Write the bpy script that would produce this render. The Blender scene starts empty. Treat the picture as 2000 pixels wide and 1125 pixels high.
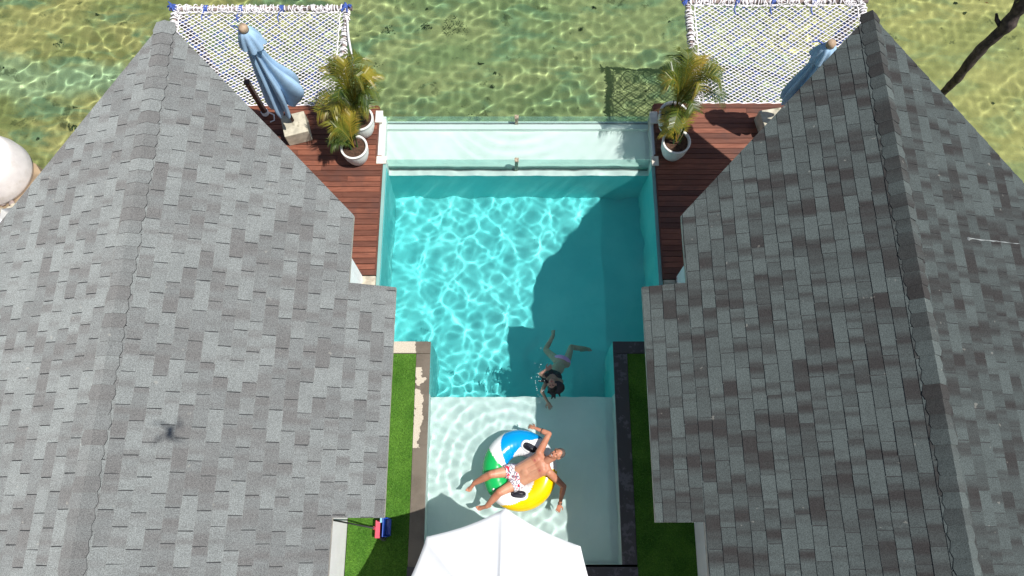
import bpy, bmesh, math, random
import numpy as np
from mathutils import Vector, Matrix, noise as mnoise
sc = bpy.context.scene
COL = sc.collection
R = math.radians
random.seed(11)
rng = np.random.default_rng(5)

# ------------------------------------------------------------------ camera, sky, sun, exposure
cam = bpy.data.cameras.new('camera'); camo = bpy.data.objects.new('camera', cam); COL.objects.link(camo); sc.camera = camo
cam.sensor_width = 36; cam.lens = 36 * 1450 / 2000; cam.clip_start = .02; cam.clip_end = 800
camo.location = (0, 0, 13); camo.rotation_euler = (R(18.0), 0, 0)
SUN = Vector((.45, -.125, 1)).normalized()
w = bpy.data.worlds.new('World'); sc.world = w; w.use_nodes = True
wn = w.node_tree; sky = wn.nodes.new('ShaderNodeTexSky'); sky.sky_type = 'NISHITA'; sky.sun_disc = False
sky.sun_elevation = math.asin(SUN.z); sky.sun_rotation = math.atan2(SUN.x, SUN.y)
wn.links.new(sky.outputs[0], wn.nodes['Background'].inputs[0]); wn.nodes['Background'].inputs[1].default_value = .065
sl = bpy.data.lights.new('sun', 'SUN'); sl.energy = 4.3; sl.angle = R(.5); sl.color = (1, .97, .92)
slo = bpy.data.objects.new('sun', sl); COL.objects.link(slo); slo.rotation_euler = SUN.to_track_quat('Z', 'Y').to_euler()
sl.cycles.is_caustics_light = True
sc.view_settings.view_transform = 'Standard'; sc.view_settings.look = 'None'; sc.view_settings.gamma = 1
sc.view_settings.exposure = 0.4
sc.cycles.max_bounces = 8; sc.cycles.diffuse_bounces = 4; sc.cycles.transparent_max_bounces = 12
sc.cycles.sample_clamp_indirect = 4

# ------------------------------------------------------------------ helpers
def tag(o, label=None, cat=None, group=None, kind=None):
    if label: o['label'] = label
    if cat: o['category'] = cat
    if group: o['group'] = group
    if kind: o['kind'] = kind
    return o
def empty(name, loc=(0, 0, 0)):
    o = bpy.data.objects.new(name, None); COL.objects.link(o); o.location = loc; o.empty_display_size = .1
    return o
def link(name, me, m=None, parent=None, smooth=False):
    o = bpy.data.objects.new(name, me); COL.objects.link(o)
    for q in (m if isinstance(m, (list, tuple)) else [m]):
        if q: me.materials.append(q)
    if smooth: me.polygons.foreach_set('use_smooth', np.ones(len(me.polygons), bool))
    if parent: o.parent = parent; o.location = (0, 0, 0) if parent.parent else -Vector(parent.location)
    return o
class MB:
    """collects geometry in world coordinates"""
    def __init__(s): s.v = []; s.f = []; s.mi = []; s.t = []; s.uv = []
    def face(s, pts, mi=0, t=0., uv=None):
        n = len(s.v); s.v += [tuple(p) for p in pts]; s.f.append(tuple(range(n, n + len(pts)))); s.mi.append(mi); s.t.append(t)
        s.uv += uv if uv else [(0, 0)] * len(pts)
    def raw(s, vs, fs, mi=0, t=0.):
        n = len(s.v); s.v += [tuple(p) for p in vs]
        for f in fs:
            s.f.append(tuple(n + i for i in f)); s.mi.append(mi); s.t.append(t); s.uv += [(0, 0)] * len(f)
    def box(s, x0, x1, y0, y1, z0, z1, mi=0, t=0.):
        vs = [(x, y, z) for z in (z0, z1) for y in (y0, y1) for x in (x0, x1)]
        s.raw(vs, [(0, 2, 3, 1), (4, 5, 7, 6), (0, 1, 5, 4), (2, 6, 7, 3), (0, 4, 6, 2), (1, 3, 7, 5)], mi, t)
    def obox(s, c, ax, ay, az, mi=0, t=0.):
        c, ax, ay, az = Vector(c), Vector(ax), Vector(ay), Vector(az)
        vs = [c + ax * i + ay * j + az * k for k in (-1, 1) for j in (-1, 1) for i in (-1, 1)]
        s.raw(vs, [(0, 2, 3, 1), (4, 5, 7, 6), (0, 1, 5, 4), (2, 6, 7, 3), (0, 4, 6, 2), (1, 3, 7, 5)], mi, t)
    def tube(s, pts, r, n=6, mi=0, t=0., cap=True):
        pts = [Vector(p) for p in pts]; k = len(pts); rs = r if isinstance(r, (list, tuple)) else [r] * k
        up = Vector((0, 0, 1)) if abs((pts[-1] - pts[0]).normalized().z) < .9 else Vector((1, 0, 0))
        vs = []
        for i, p in enumerate(pts):
            d = (pts[min(i + 1, k - 1)] - pts[max(i - 1, 0)]).normalized()
            a = d.cross(up)
            a = a.normalized() if a.length > 1e-5 else Vector((1, 0, 0)); b = a.cross(d)
            for j in range(n):
                q = 2 * math.pi * j / n; vs.append(p + (a * math.cos(q) + b * math.sin(q)) * rs[i])
        fs = [(i * n + j, i * n + (j + 1) % n, (i + 1) * n + (j + 1) % n, (i + 1) * n + j) for i in range(k - 1) for j in range(n)]
        if cap: fs += [tuple(range(n)), tuple((k - 1) * n + j for j in reversed(range(n)))]
        s.raw(vs, fs, mi, t)
    def lathe(s, prof, c, n=32, mi=0, t=0., fn=None):
        vs = []; k = len(prof)
        for (r, z) in prof:
            for j in range(n):
                q = 2 * math.pi * j / n; rr = r * (fn(q, z) if fn else 1)
                vs.append((c[0] + rr * math.cos(q), c[1] + rr * math.sin(q), c[2] + z))
        fs = [(i * n + j, i * n + (j + 1) % n, (i + 1) * n + (j + 1) % n, (i + 1) * n + j) for i in range(k - 1) for j in range(n)]
        if prof[0][0] > 1e-4: fs.append(tuple(reversed(range(n))))
        s.raw(vs, fs, mi, t)
    def build(s, name, m, parent=None, smooth=False, bevel=0):
        me = bpy.data.meshes.new(name); me.from_pydata(s.v, [], s.f)
        me.polygons.foreach_set('material_index', s.mi)
        a = me.attributes.new('tint', 'FLOAT', 'FACE'); a.data.foreach_set('value', s.t)
        if any(u != (0, 0) for u in s.uv):
            uvl = me.uv_layers.new(name='UVMap'); uvl.data.foreach_set('uv', [c for u in s.uv for c in u])
        me.update()
        o = link(name, me, m, parent, smooth)
        if bevel:
            b = o.modifiers.new('bevel', 'BEVEL'); b.width = bevel; b.segments = 2; b.limit_method = 'ANGLE'
        return o
def gridmesh(name, xs, ys, zf, m, parent=None, hole=None):
    X, Y = np.meshgrid(xs, ys); Z = zf(X, Y); ny, nx = X.shape
    v = np.stack([X.ravel(), Y.ravel(), Z.ravel()], 1); i = np.arange(nx * ny).reshape(ny, nx)
    f = np.stack([i[:-1, :-1], i[:-1, 1:], i[1:, 1:], i[1:, :-1]], -1).reshape(-1, 4)
    if hole:                                              # leave out the faces inside a rectangle
        cx = v[f][:, :, 0].mean(1); cy = v[f][:, :, 1].mean(1); f = f[~((cx > hole[0]) & (cx < hole[1]) & (cy > hole[2]) & (cy < hole[3]))]
    me = bpy.data.meshes.new(name); me.vertices.add(len(v)); me.vertices.foreach_set('co', v.ravel())
    me.loops.add(f.size); me.loops.foreach_set('vertex_index', f.ravel()); me.polygons.add(len(f))
    me.polygons.foreach_set('loop_start', np.arange(len(f)) * 4); me.update(calc_edges=True)
    return link(name, me, m, parent, True)
def waves(seed, lam0, lam1, n, rms, pw=1.5):
    g = np.random.default_rng(seed); P = []
    for i in range(n):
        lam = lam0 * (lam1 / lam0) ** g.random(); a = g.random() * 2 * math.pi; P.append((2 * math.pi / lam, a, g.random() * 6.283, (lam / lam1) ** pw))
    nrm = math.sqrt(sum(p[3] ** 2 for p in P) / 2)
    def f(x, y):
        z = np.zeros_like(x)
        for k, a, ph, am in P: z += am * np.sin(k * (x * math.cos(a) + y * math.sin(a)) + ph)
        return z / nrm * rms
    return f

# ------------------------------------------------------------------ materials
class NT:
    def __init__(s, name):
        s.m = bpy.data.materials.new(name); s.m.use_nodes = True; s.t = s.m.node_tree; s.n = s.t.nodes; s.b = s.n['Principled BSDF']; s.out = s.n['Material Output']
    def new(s, ty, **kw):
        n = s.n.new(ty)
        for k, v in kw.items():
            if hasattr(n, k): setattr(n, k, v)
            else: s.set(n.inputs[k.replace('_', ' ')], v)
        return n
    def set(s, inp, v):
        if isinstance(v, bpy.types.NodeSocket): s.t.links.new(v, inp)
        elif isinstance(v, (tuple, list)) and len(v) == 3 and inp.type == 'RGBA': inp.default_value = (*v, 1)
        else: inp.default_value = v
    def math(s, op, a, b=None, c=None, clamp=False):
        n = s.n.new('ShaderNodeMath'); n.operation = op; n.use_clamp = clamp
        s.set(n.inputs[0], a)
        if b is not None: s.set(n.inputs[1], b)
        if c is not None: s.set(n.inputs[2], c)
        return n.outputs[0]
    def mix(s, f, a, b, bt='MIX'):
        n = s.n.new('ShaderNodeMix'); n.data_type = 'RGBA'; n.blend_type = bt
        s.set(n.inputs[0], f); s.set(n.inputs[6], a); s.set(n.inputs[7], b); return n.outputs[2]
    def pos(s, scale=(1, 1, 1), loc=(0, 0, 0)):
        g = s.n.new('ShaderNodeNewGeometry'); mp = s.n.new('ShaderNodeMapping'); s.t.links.new(g.outputs['Position'], mp.inputs[0])
        mp.inputs['Scale'].default_value = scale; mp.inputs['Location'].default_value = loc; return mp.outputs[0]
    def noise(s, vec, scale, detail=4, rough=.55, dist=0):
        n = s.n.new('ShaderNodeTexNoise'); s.t.links.new(vec, n.inputs['Vector']); n.inputs['Scale'].default_value = scale
        n.inputs['Detail'].default_value = detail; n.inputs['Roughness'].default_value = rough; n.inputs['Distortion'].default_value = dist
        return n.outputs[0]
    def ramp(s, f, lo, hi, a=0., b=1.):
        n = s.n.new('ShaderNodeMapRange'); n.clamp = True; s.set(n.inputs[0], f); s.set(n.inputs[1], lo); s.set(n.inputs[2], hi); s.set(n.inputs[3], a); s.set(n.inputs[4], b); n.interpolation_type = 'SMOOTHSTEP'
        return n.outputs[0]
    def attr(s, name='tint'):
        n = s.n.new('ShaderNodeAttribute'); n.attribute_name = name; return n.outputs['Fac']
    def bump(s, h, st, dist=.01):
        n = s.n.new('ShaderNodeBump'); s.set(n.inputs['Height'], h); n.inputs['Strength'].default_value = st; n.inputs['Distance'].default_value = dist
        s.t.links.new(n.outputs[0], s.b.inputs['Normal'])
    def fin(s, col=None, rough=None, spec=None, **kw):
        if col is not None: s.set(s.b.inputs['Base Color'], col)
        if rough is not None: s.set(s.b.inputs['Roughness'], rough)
        if spec is not None: s.b.inputs['Specular IOR Level'].default_value = spec
        for k, v in kw.items(): s.set(s.b.inputs[k.replace('_', ' ')], v)
        return s.m
def simple(name, c, rough=.6, var=.15, scale=6, spec=.5, bump=0, dirt=None, **kw):
    n = NT(name); p = n.pos(); f = n.noise(p, scale, 5)
    d = tuple(x * (1 - var) for x in c); l = tuple(min(1, x * (1 + var)) for x in c)
    col = n.mix(n.ramp(f, .3, .7), d, l)
    if dirt:
        col = n.mix(n.math('MULTIPLY', n.ramp(n.noise(p, scale * .6, 6, .65), .52, .7), dirt[1]), col, dirt[0])
    if bump: n.bump(n.noise(p, scale * 12, 3), bump)
    return n.fin(col, rough, spec, **kw)

def shingle_mat(name, light, mid, brown, blotch):
    n = NT(name); t = n.attr('tint')
    col = n.mix(n.ramp(t, .25, .75), mid, light)
    uv = n.n.new('ShaderNodeUVMap').outputs[0]
    bl = n.noise(uv, 1.0, 2, .45)
    lim = n.math('ADD', n.math('MULTIPLY', t, .14), .45)
    col = n.mix(n.math('MULTIPLY', n.ramp(bl, n.math('SUBTRACT', lim, .09), n.math('ADD', lim, .16)), blotch), col, brown)
    p = n.pos()
    col = n.mix(n.math('MULTIPLY', n.ramp(n.noise(p, 2.3, 4), .4, .7), .25), col, tuple(x * .72 for x in mid))       # weathering
    gr = n.noise(p, 88, 2, .85)
    col = n.mix(n.ramp(gr, .3, .7), n.mix(1, col, (.60, .595, .595), 'MULTIPLY'), n.mix(1, col, (1.40, 1.405, 1.40), 'MULTIPLY'))
    n.bump(n.noise(p, 240, 2, .8), .5, .004)
    lichen = n.ramp(n.noise(n.pos(loc=(7, 3, 1)), 9, 2), .72, .76)
    col = n.mix(n.math('MULTIPLY', lichen, .25), col, (.5, .48, .42))
    return n.fin(col, .93, .25, Diffuse_Roughness=1.0)
M = {}
M['roofL'] = shingle_mat('grey_shingles_glare_tone', (.242, .258, .253), (.198, .208, .205), (.158, .153, .149), .8)  # same shingle as the right roof; sun glare put into a paler colour
M['roofR'] = shingle_mat('grey_shingles_self_shaded_tone', (.100, .120, .117), (.080, .095, .093), (.043, .040, .039), 1.)  # same shingle, granule self-shadowing put into a darker colour
M['fascia'] = simple('eave_trim', (.42, .38, .33), .7, .2)
M['felt'] = simple('roof_felt', (.03, .032, .034), .9)
M['plaster'] = simple('white_render_wall', (.88, .88, .87), .85, .03, 3, dirt=((.7, .7, .68), .3))
M['stonecop'] = None
def wood_mat(name, a, b, c, rough=.55):
    n = NT(name); t = n.attr('tint'); p = n.pos((1, 14, 14)); p2 = n.pos()
    off = n.math('MULTIPLY', t, 37.)
    g = n.noise(p, 3.0, 6, .65, .4)
    col = n.mix(n.ramp(g, .3, .7), a, b)
    col = n.mix(n.ramp(t, .15, .9), col, n.mix(1, col, (.5, .5, .52), 'MULTIPLY'))
    col = n.mix(n.math('MULTIPLY', n.ramp(n.noise(p2, 2.2, 5, .6), .48, .7), .55), col, c)
    n.bump(g, .3, .004)
    return n.fin(col, rough, .4)
M['deck'] = wood_mat('reddish_deck_boards', (.17, .052, .028), (.275, .10, .058), (.085, .038, .03))
M['wood_dark'] = simple('dark_wood', (.075, .04, .03), .6, .35, 12)
M['wood_pole'] = simple('brown_pole', (.12, .06, .04), .5, .25, 14)
M['wood_light'] = simple('pale_wood', (.42, .3, .2), .6, .2, 14)
M['wood_frame'] = simple('weathered_frame', (.28, .22, .2), .8, .35, 9)
M['piles'] = simple('concrete_pile', (.25, .24, .21), .9, .3, 4)

# coping: wet dark stone with dry blotches of their own shape
n = NT('wet_coping_stone'); p = n.pos(); g = n.n.new('ShaderNodeNewGeometry'); sx = n.n.new('ShaderNodeSeparateXYZ'); n.t.links.new(g.outputs['Position'], sx.inputs[0])
wx = n.math('ADD', sx.outputs[0], n.math('MULTIPLY', n.math('SUBTRACT', n.noise(p, 5.5, 5, .6), .5), .34))
inx = n.math('LESS_THAN', n.math('ABSOLUTE', n.math('ADD', wx, 1.645)), .072)
iny = n.math('MULTIPLY', n.math('GREATER_THAN', sx.outputs[1], 1.32), n.math('LESS_THAN', sx.outputs[1], 2.72))
br = n.math('GREATER_THAN', n.noise(n.pos(loc=(3, 1, 0)), 2.6, 3), .4)
dry = n.math('MULTIPLY', n.math('MULTIPLY', inx, iny), br)
wy = n.math('ADD', sx.outputs[0], n.math('MULTIPLY', n.noise(p, 7, 4), .3))
dry2 = n.math('MULTIPLY', n.math('GREATER_THAN', sx.outputs[1], 2.98), n.math('LESS_THAN', wy, -1.56))
dry = n.math('MAXIMUM', dry, n.math('MULTIPLY', dry2, 1))
sp = n.ramp(n.noise(p, 60, 3, .7), .35, .65)
wet = n.mix(n.ramp(n.noise(p, 3, 5), .35, .65), (.1, .078, .058), (.15, .12, .092)); wet = n.mix(n.math('MULTIPLY', sp, .4), wet, (.17, .15, .12))
dryc = n.mix(sp, (.42, .36, .28), (.56, .5, .41))
M['coping'] = n.fin(n.mix(dry, wet, dryc), n.math('ADD', n.math('MULTIPLY', dry, .5), .35), .5)
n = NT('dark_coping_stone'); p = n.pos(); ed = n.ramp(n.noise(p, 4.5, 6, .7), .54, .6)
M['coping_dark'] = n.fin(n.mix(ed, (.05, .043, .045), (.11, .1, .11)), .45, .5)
M['stone'] = simple('pale_sandstone', (.45, .4, .31), .85, .25, 7, dirt=((.3, .22, .14), .6), bump=.3)
M['concrete'] = simple('stained_concrete', (.5, .46, .36), .9, .2, 8, dirt=((.16, .14, .09), .75), bump=.3)
M['whitepier'] = simple('white_pier', (.72, .68, .6), .8, .12, 10, dirt=((.5, .4, .3), .5))
# pool plaster
def pool_mat(name, a, b):
    n = NT(name); p = n.pos(); c = n.mix(n.ramp(n.noise(p, 1.1, 4), .3, .7), a, b)
    c = n.mix(n.math('MULTIPLY', n.ramp(n.noise(p, 9, 5, .7), .5, .8), .15), c, tuple(x * .75 for x in a))
    return n.fin(c, .7, .3)
M['pool_deep'] = pool_mat('water_tinted_pool_plaster', (.12, .64, .655), (.16, .71, .715))  # light absorbed by the deep water is put into the plaster colour
M['pool_wall'] = pool_mat('water_tinted_pool_wall', (.15, .64, .65), (.24, .70, .69))  # water absorption put into the wall colour too, slightly paler
M['pool_shelf'] = pool_mat('pale_pool_plaster', (.66, .745, .72), (.74, .80, .775))
M['pool_pale'] = pool_mat('cream_pool_plaster', (.72, .77, .73), (.79, .82, .79))
M['pool_edge'] = pool_mat('pale_green_rim', (.16, .34, .32), (.24, .42, .39))
# water: clear refractive surface
def water_mat(name, tint, rough=0.0):
    n = NT(name); n.n.remove(n.b); g = n.new('ShaderNodeBsdfGlass'); g.inputs['IOR'].default_value = 1.33; g.inputs['Roughness'].default_value = rough
    g.inputs['Color'].default_value = (*tint, 1); n.t.links.new(g.outputs[0], n.out.inputs[0]); return n.m
M['water'] = water_mat('pool_water', (.93, 1, .99))
M['sea'] = water_mat('sea_water', (.93, 1, .95))
# panes of glass: clear, slightly green
n = NT('green_tinted_glass'); n.n.remove(n.b); tr = n.new('ShaderNodeBsdfTransparent'); tr.inputs[0].default_value = (.85, .95, .92, 1)
gl = n.new('ShaderNodeBsdfGlossy'); gl.inputs['Roughness'].default_value = .03; df = n.new('ShaderNodeBsdfDiffuse'); df.inputs[0].default_value = (.45, .75, .68, 1)
mx = n.new('ShaderNodeMixShader'); mx.inputs[0].default_value = .10; n.t.links.new(tr.outputs[0], mx.inputs[1]); n.t.links.new(df.outputs[0], mx.inputs[2])
mx2 = n.new('ShaderNodeMixShader'); mx2.inputs[0].default_value = .05; n.t.links.new(mx.outputs[0], mx2.inputs[1]); n.t.links.new(gl.outputs[0], mx2.inputs[2]); n.t.links.new(mx2.outputs[0], n.out.inputs[0])
M['glass'] = n.m
# turf
n = NT('green_turf'); p = n.pos(); c = n.mix(n.ramp(n.noise(p, 2.2, 4), .3, .7), (.055, .16, .014), (.115, .255, .03)); c = n.mix(n.ramp(n.noise(p, 45, 3, .8), .4, .65), n.mix(1, c, (.5, .55, .5), 'MULTIPLY'), c)
n.bump(n.noise(p, 90, 2), .8, .01); M['turf'] = n.fin(c, .9, .2)
n = NT('turf_blades'); t = n.attr('tint'); p = n.pos(); c = n.mix(t, (.05, .15, .015), (.16, .33, .06)); c = n.mix(n.ramp(n.noise(p, 2.5, 3), .4, .7), c, n.mix(1, c, (.7, .75, .6), 'MULTIPLY')); M['blades'] = n.fin(c, .7, .3)
M['ground'] = simple('brown_earth', (.3, .22, .14), .95, .3, 3, bump=.5)
M['rope_w'] = simple('white_rope', (.82, .79, .8), .8, .08, 30)
M['rope_b'] = simple('blue_rope', (.05, .10, .36), .8, .3, 20)
M['canvas_blue'] = simple('light_blue_canvas', (.31, .47, .65), .8, .1, 5)
M['canvas_white'] = simple('white_canvas', (.80, .81, .82), .85, .02, 3)
M['metal_w'] = simple('white_metal', (.7, .7, .7), .35, .05)
M['metal_g'] = simple('grey_metal', (.3, .3, .29), .4, .15, 20, Metallic=.6)
M['rust'] = simple('rusty_clamp', (.35, .28, .2), .6, .5, 30)
M['pot'] = simple('white_ribbed_pot', (.78, .77, .73), .6, .06, 8, dirt=((.5, .47, .4), .3))
M['soil'] = simple('potting_soil', (.07, .035, .02), .95, .5, 25, bump=.8)
def leaf_mat(name, a, b, c):
    n = NT(name); t = n.attr('tint'); col = n.mix(n.ramp(t, 0., .5), a, b); col = n.mix(n.ramp(t, .55, 1), col, c)
    n.n.remove(n.b); d = n.new('ShaderNodeBsdfDiffuse'); tl = n.new('ShaderNodeBsdfTranslucent'); mxx = n.new('ShaderNodeMixShader'); mxx.inputs[0].default_value = .3
    n.t.links.new(col, d.inputs[0]); n.t.links.new(col, tl.inputs[0]); n.t.links.new(d.outputs[0], mxx.inputs[1]); n.t.links.new(tl.outputs[0], mxx.inputs[2])
    g = n.new('ShaderNodeBsdfGlossy'); g.inputs['Roughness'].default_value = .4; m3 = n.new('ShaderNodeMixShader'); m3.inputs[0].default_value = .06
    n.t.links.new(mxx.outputs[0], m3.inputs[1]); n.t.links.new(g.outputs[0], m3.inputs[2]); n.t.links.new(m3.outputs[0], n.out.inputs[0]); return n.m
M['palm'] = leaf_mat('palm_leaf', (.035, .075, .012), (.12, .16, .02), (.36, .27, .03))
M['palm_dry'] = leaf_mat('palm_leaf_yellow', (.13, .16, .02), (.3, .27, .03), (.45, .29, .04))
M['bark'] = simple('dark_bark', (.07, .052, .045), .9, .5, 9, bump=.9, dirt=((.25, .2, .2), .4))

# sea bed
n = NT('sea_bed'); p = n.pos(); gg = n.n.new('ShaderNodeNewGeometry'); s3 = n.n.new('ShaderNodeSeparateXYZ'); n.t.links.new(gg.outputs['Position'], s3.inputs[0])
X, Y = s3.outputs[0], s3.outputs[1]
q = n.pos((.45, 1.1, 1))
c = n.mix(n.ramp(n.noise(q, .9, 5, .55, .6), .36, .62), (.24, .25, .10), (.45, .39, .17))
c = n.mix(n.ramp(n.noise(n.pos((.5, 1.2, 1), (9, 4, 0)), 1.3, 5, .6, .5), .48, .66), c, (.19, .27, .16))
c = n.mix(n.math('MULTIPLY', n.ramp(n.noise(n.pos((1, 1, 1), (2, 7, 0)), 6, 4, .7), .52, .72), .45), c, (.15, .15, .06))
# paler sandy channel on the left and greener water towards the middle
d1 = n.math('ABSOLUTE', n.math('SUBTRACT', n.math('SUBTRACT', Y, n.math('MULTIPLY', X, -.05)), 9.95)); d1 = n.math('ADD', d1, n.math('MULTIPLY', n.math('SUBTRACT', n.noise(p, .9, 3), .5), 1.2))
sand = n.math('MULTIPLY', n.ramp(d1, .25, .75, 1, 0), n.ramp(X, -9.7, -6.5, 1, 0))
c = n.mix(n.math('MULTIPLY', sand, .75), c, (.36, .46, .30))
mid = n.math('MULTIPLY', n.ramp(X, -6.5, -3.0, 0, 1), n.ramp(X, 4, 7.5, 1, 0))
c = n.mix(n.math('MULTIPLY', mid, .5), c, (.20, .30, .17))
rt = n.ramp(X, 6.0, 9.0, 0, 1)
c = n.mix(n.math('MULTIPLY', rt, .5), c, (.46, .42, .18))
c = n.mix(n.ramp(n.noise(n.pos((1, 1, 1), (5, 5, 0)), 2.0, 5, .68), .60, .67, 0, .6), c, (.045, .06, .025))
n.bump(n.noise(p, 14, 4, .7), .6, .03)
M['seabed'] = n.fin(c, .9, .2)
M['weed'] = simple('dark_seaweed', (.025, .045, .015), .9, .5, 9)

# ------------------------------------------------------------------ sea and sea bed
SEA = -2.3; BED = -3.12
def axis(a, b, st, far):
    core = np.arange(a, b + st * .5, st); out = []
    x, s = 0, st
    while x < far: s *= 1.35; x += s; out.append(x)
    out = np.array(out); return np.concatenate([(a - out)[::-1], core, b + out])
xs = axis(-14.2, 14.4, .036, 170); ys = axis(7.0, 13.9, .036, 170)
HOLE = (-2.55, 2.72, -12, 7.7)
wsea = waves(3, .17, .8, 50, .0076, .95)
def fade(X, Y):
    d = np.maximum(np.maximum(np.abs(X) - 14.2, 0), np.maximum(7.0 - Y, np.maximum(Y - 13.9, 0))); return np.exp(-d * 1.5)
sea = gridmesh('sea_water', xs, ys, lambda X, Y: SEA + wsea(X, Y) * fade(X, Y) * (.78 + .32 * np.sin(X * .75 + 1.2 * np.sin(Y * .9)) * np.sin(Y * 1.3 + X * .3)) * np.where(X > 8, .7, 1), M['sea'], hole=HOLE); tag(sea, kind='structure')
sea.cycles.is_caustics_caster = True
wbed = waves(8, .5, 3.0, 20, .04)
bed = gridmesh('sea_bed', axis(-14.2, 14.4, .15, 200), axis(7.0, 13.9, .15, 200), lambda X, Y: BED + wbed(X, Y) * fade(X, Y), M['seabed'], hole=HOLE); tag(bed, kind='structure')
bed.cycles.is_caustics_receiver = True
# weed tufts on the bed: small ragged mounds
mb = MB()
weeds = [(-8.75, 8.3, .17), (-9.9, 8.6, .1), (-9.2, 9.9, .12), (-2.9, 11.2, .13), (-2.05, 11.3, .12), (-1.35, 11.3, .26), (-1.0, 8.9, .09), (-7.9, 7.75, .25), (-10.6, 10.8, .12), (9.9, 8.1, .2), (-3.1, 10.3, .1), (7.9, 11.2, .3)]
for i in range(60):
    weeds.append((random.uniform(-13, 14), random.uniform(7.9, 13.5), random.uniform(.015, .05)))
weeds = [(x * 1.07, y * 1.07, r) if i < 12 else (x, y, r) for i, (x, y, r) in enumerate(weeds)]
for (x, y, r) in weeds:
    for i in range(int(14 + r * 420)):
        a = random.uniform(0, 6.28); q = r * math.sqrt(random.random()) * (1 + .35 * math.sin(3 * a + x * 7)); c = Vector((x + q * 1.25 * math.cos(a), y + q * math.sin(a), BED + random.uniform(0, .03 + .4 * r)))
        d = Vector((random.gauss(0, 1), random.gauss(0, 1), random.gauss(0, .5))).normalized() * random.uniform(.012, .035); e = d.cross(Vector((random.gauss(0, .4), random.gauss(0, .4), 1))).normalized() * random.uniform(.006, .016)
        mb.face([c - d, c + e, c + d, c - e])
wd = mb.build('seaweed', M['weed'], smooth=True); tag(wd, kind='stuff'); wd['label'] = 'small dark seaweed tufts scattered over the shallow sea bed'; wd['category'] = 'seaweed'; wd.cycles.is_caustics_receiver = True

# ------------------------------------------------------------------ ground
def prism(mb, poly, z0, z1, mi=0, t=0.):
    k = len(poly); mb.raw([(x, y, z0) for x, y in poly] + [(x, y, z1) for x, y in poly], [tuple(reversed(range(k))), tuple(range(k, 2 * k))] + [(i, (i + 1) % k, k + (i + 1) % k, k + i) for i in range(k)], mi, t)
mb = MB()
prism(mb, [(-200, -200), (-2.78, -200), (-2.78, 4.2), (-4.5, 5.0), (-8.7, 5.6), (-8.95, 6.35), (-9.25, 6.75), (-10.4, 7.3), (-200, 8)], -4, 0.03)
prism(mb, [(3.1, -200), (200, -200), (200, 5.6), (12, 5.4), (3.1, 4.2)], -4, 0.03)
prism(mb, [(-2.77, -200), (3.09, -200), (3.09, -.9), (-2.77, -.9)], -4, 0.03)
g = mb.build('ground', M['ground']); tag(g, kind='structure')
# paving south of the pool and around
mb = MB(); mb.box(-1.71, 2.05, -6, -.585, .035, .1); o = mb.build('paving', M['coping_dark']); tag(o, kind='structure')

# ------------------------------------------------------------------ pool shell (open basin surfaces)
ZL, ZR, ZS = -1.85, -.4, 0.06
shell = MB()
def quad(a, b, c, d, mi=0): shell.face([a, b, c, d], mi)
xl, xr = -2.43, 2.70; nl, nr = -1.45, 1.80; ym, yb, yl, y0, ys_ = 3.19, 6.66, 6.80, -.55, 2.26
# deep floor
for a in ((xl, xr, ym, yb), (nl, nr, ys_, ym)):
    quad((a[0], a[2], ZL), (a[1], a[2], ZL), (a[1], a[3], ZL), (a[0], a[3], ZL), 0)
def wallx(x, ya, yb_, z0, z1, mi): quad((x, ya, z0), (x, yb_, z0), (x, yb_, z1), (x, ya, z1), mi)
def wally(y, xa, xb, z0, z1, mi): quad((xa, y, z0), (xb, y, z0), (xb, y, z1), (xa, y, z1), mi)
wallx(xl, ym, yb, ZL, ZS, 1); wallx(xr, ym, yb, ZL, ZS, 1); wally(yb, xl, xr, ZL, -.42, 1)
wally(ym, xl, nl, ZL, ZS, 1); wally(ym, nr, xr, ZL, ZS, 1)
wallx(nl, ys_, ym, ZL, ZS, 1); wallx(nr, ys_, ym, ZL, ZS, 1)
wally(ys_, nl, nr, ZL, ZR, 1)
quad((nl, y0, ZR), (nr, y0, ZR), (nr, ys_, ZR), (nl, ys_, ZR), 2)
wallx(nl, y0, ys_, ZR, ZS, 2); wallx(nr, y0, ys_, ZR, ZS, 2); wally(y0, nl, nr, ZR, ZS, 2)
quad((xl, yb, -.42), (xr, yb, -.42), (xr, yl, -.42), (xl, yl, -.42), 3)
wallx(xl, yb, yl, -.42, ZS, 3); wallx(xr, yb, yl, -.42, ZS, 3)
sh = shell.build('pool_shell', [M['pool_deep'], M['pool_wall'], M['pool_shelf'], M['pool_pale']]); tag(sh, kind='structure'); sh.cycles.is_caustics_receiver = True
# overflow basin and outer body of the pool
mb = MB(); mb.box(xl - .2, xr + .2, 6.806, 7.84, -.9, -.3); mb.box(xl - .18, xr + .1, 7.62, 7.80, -.299, -.17)
mb.box(-2.62, -2.62 + .12, 6.86, 7.80, -.298, .02); mb.box(2.74, 2.79, 6.86, 7.80, -.298, .05)
b1 = mb.build('overflow_basin', M['pool_pale']); tag(b1, kind='structure'); b1.cycles.is_caustics_receiver = True
mb = MB(); mb.box(-2.6, 2.78, 6.82, 7.86, -4, -.905); mb.box(-2.495, xl - .003, 3.2, 6.80, -.3, .075); mb.box(xr + .003, 2.765, 3.2, 6.80, -.3, .075)
o = mb.build('pool_rim', M['pool_edge']); tag(o, kind='structure')
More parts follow.
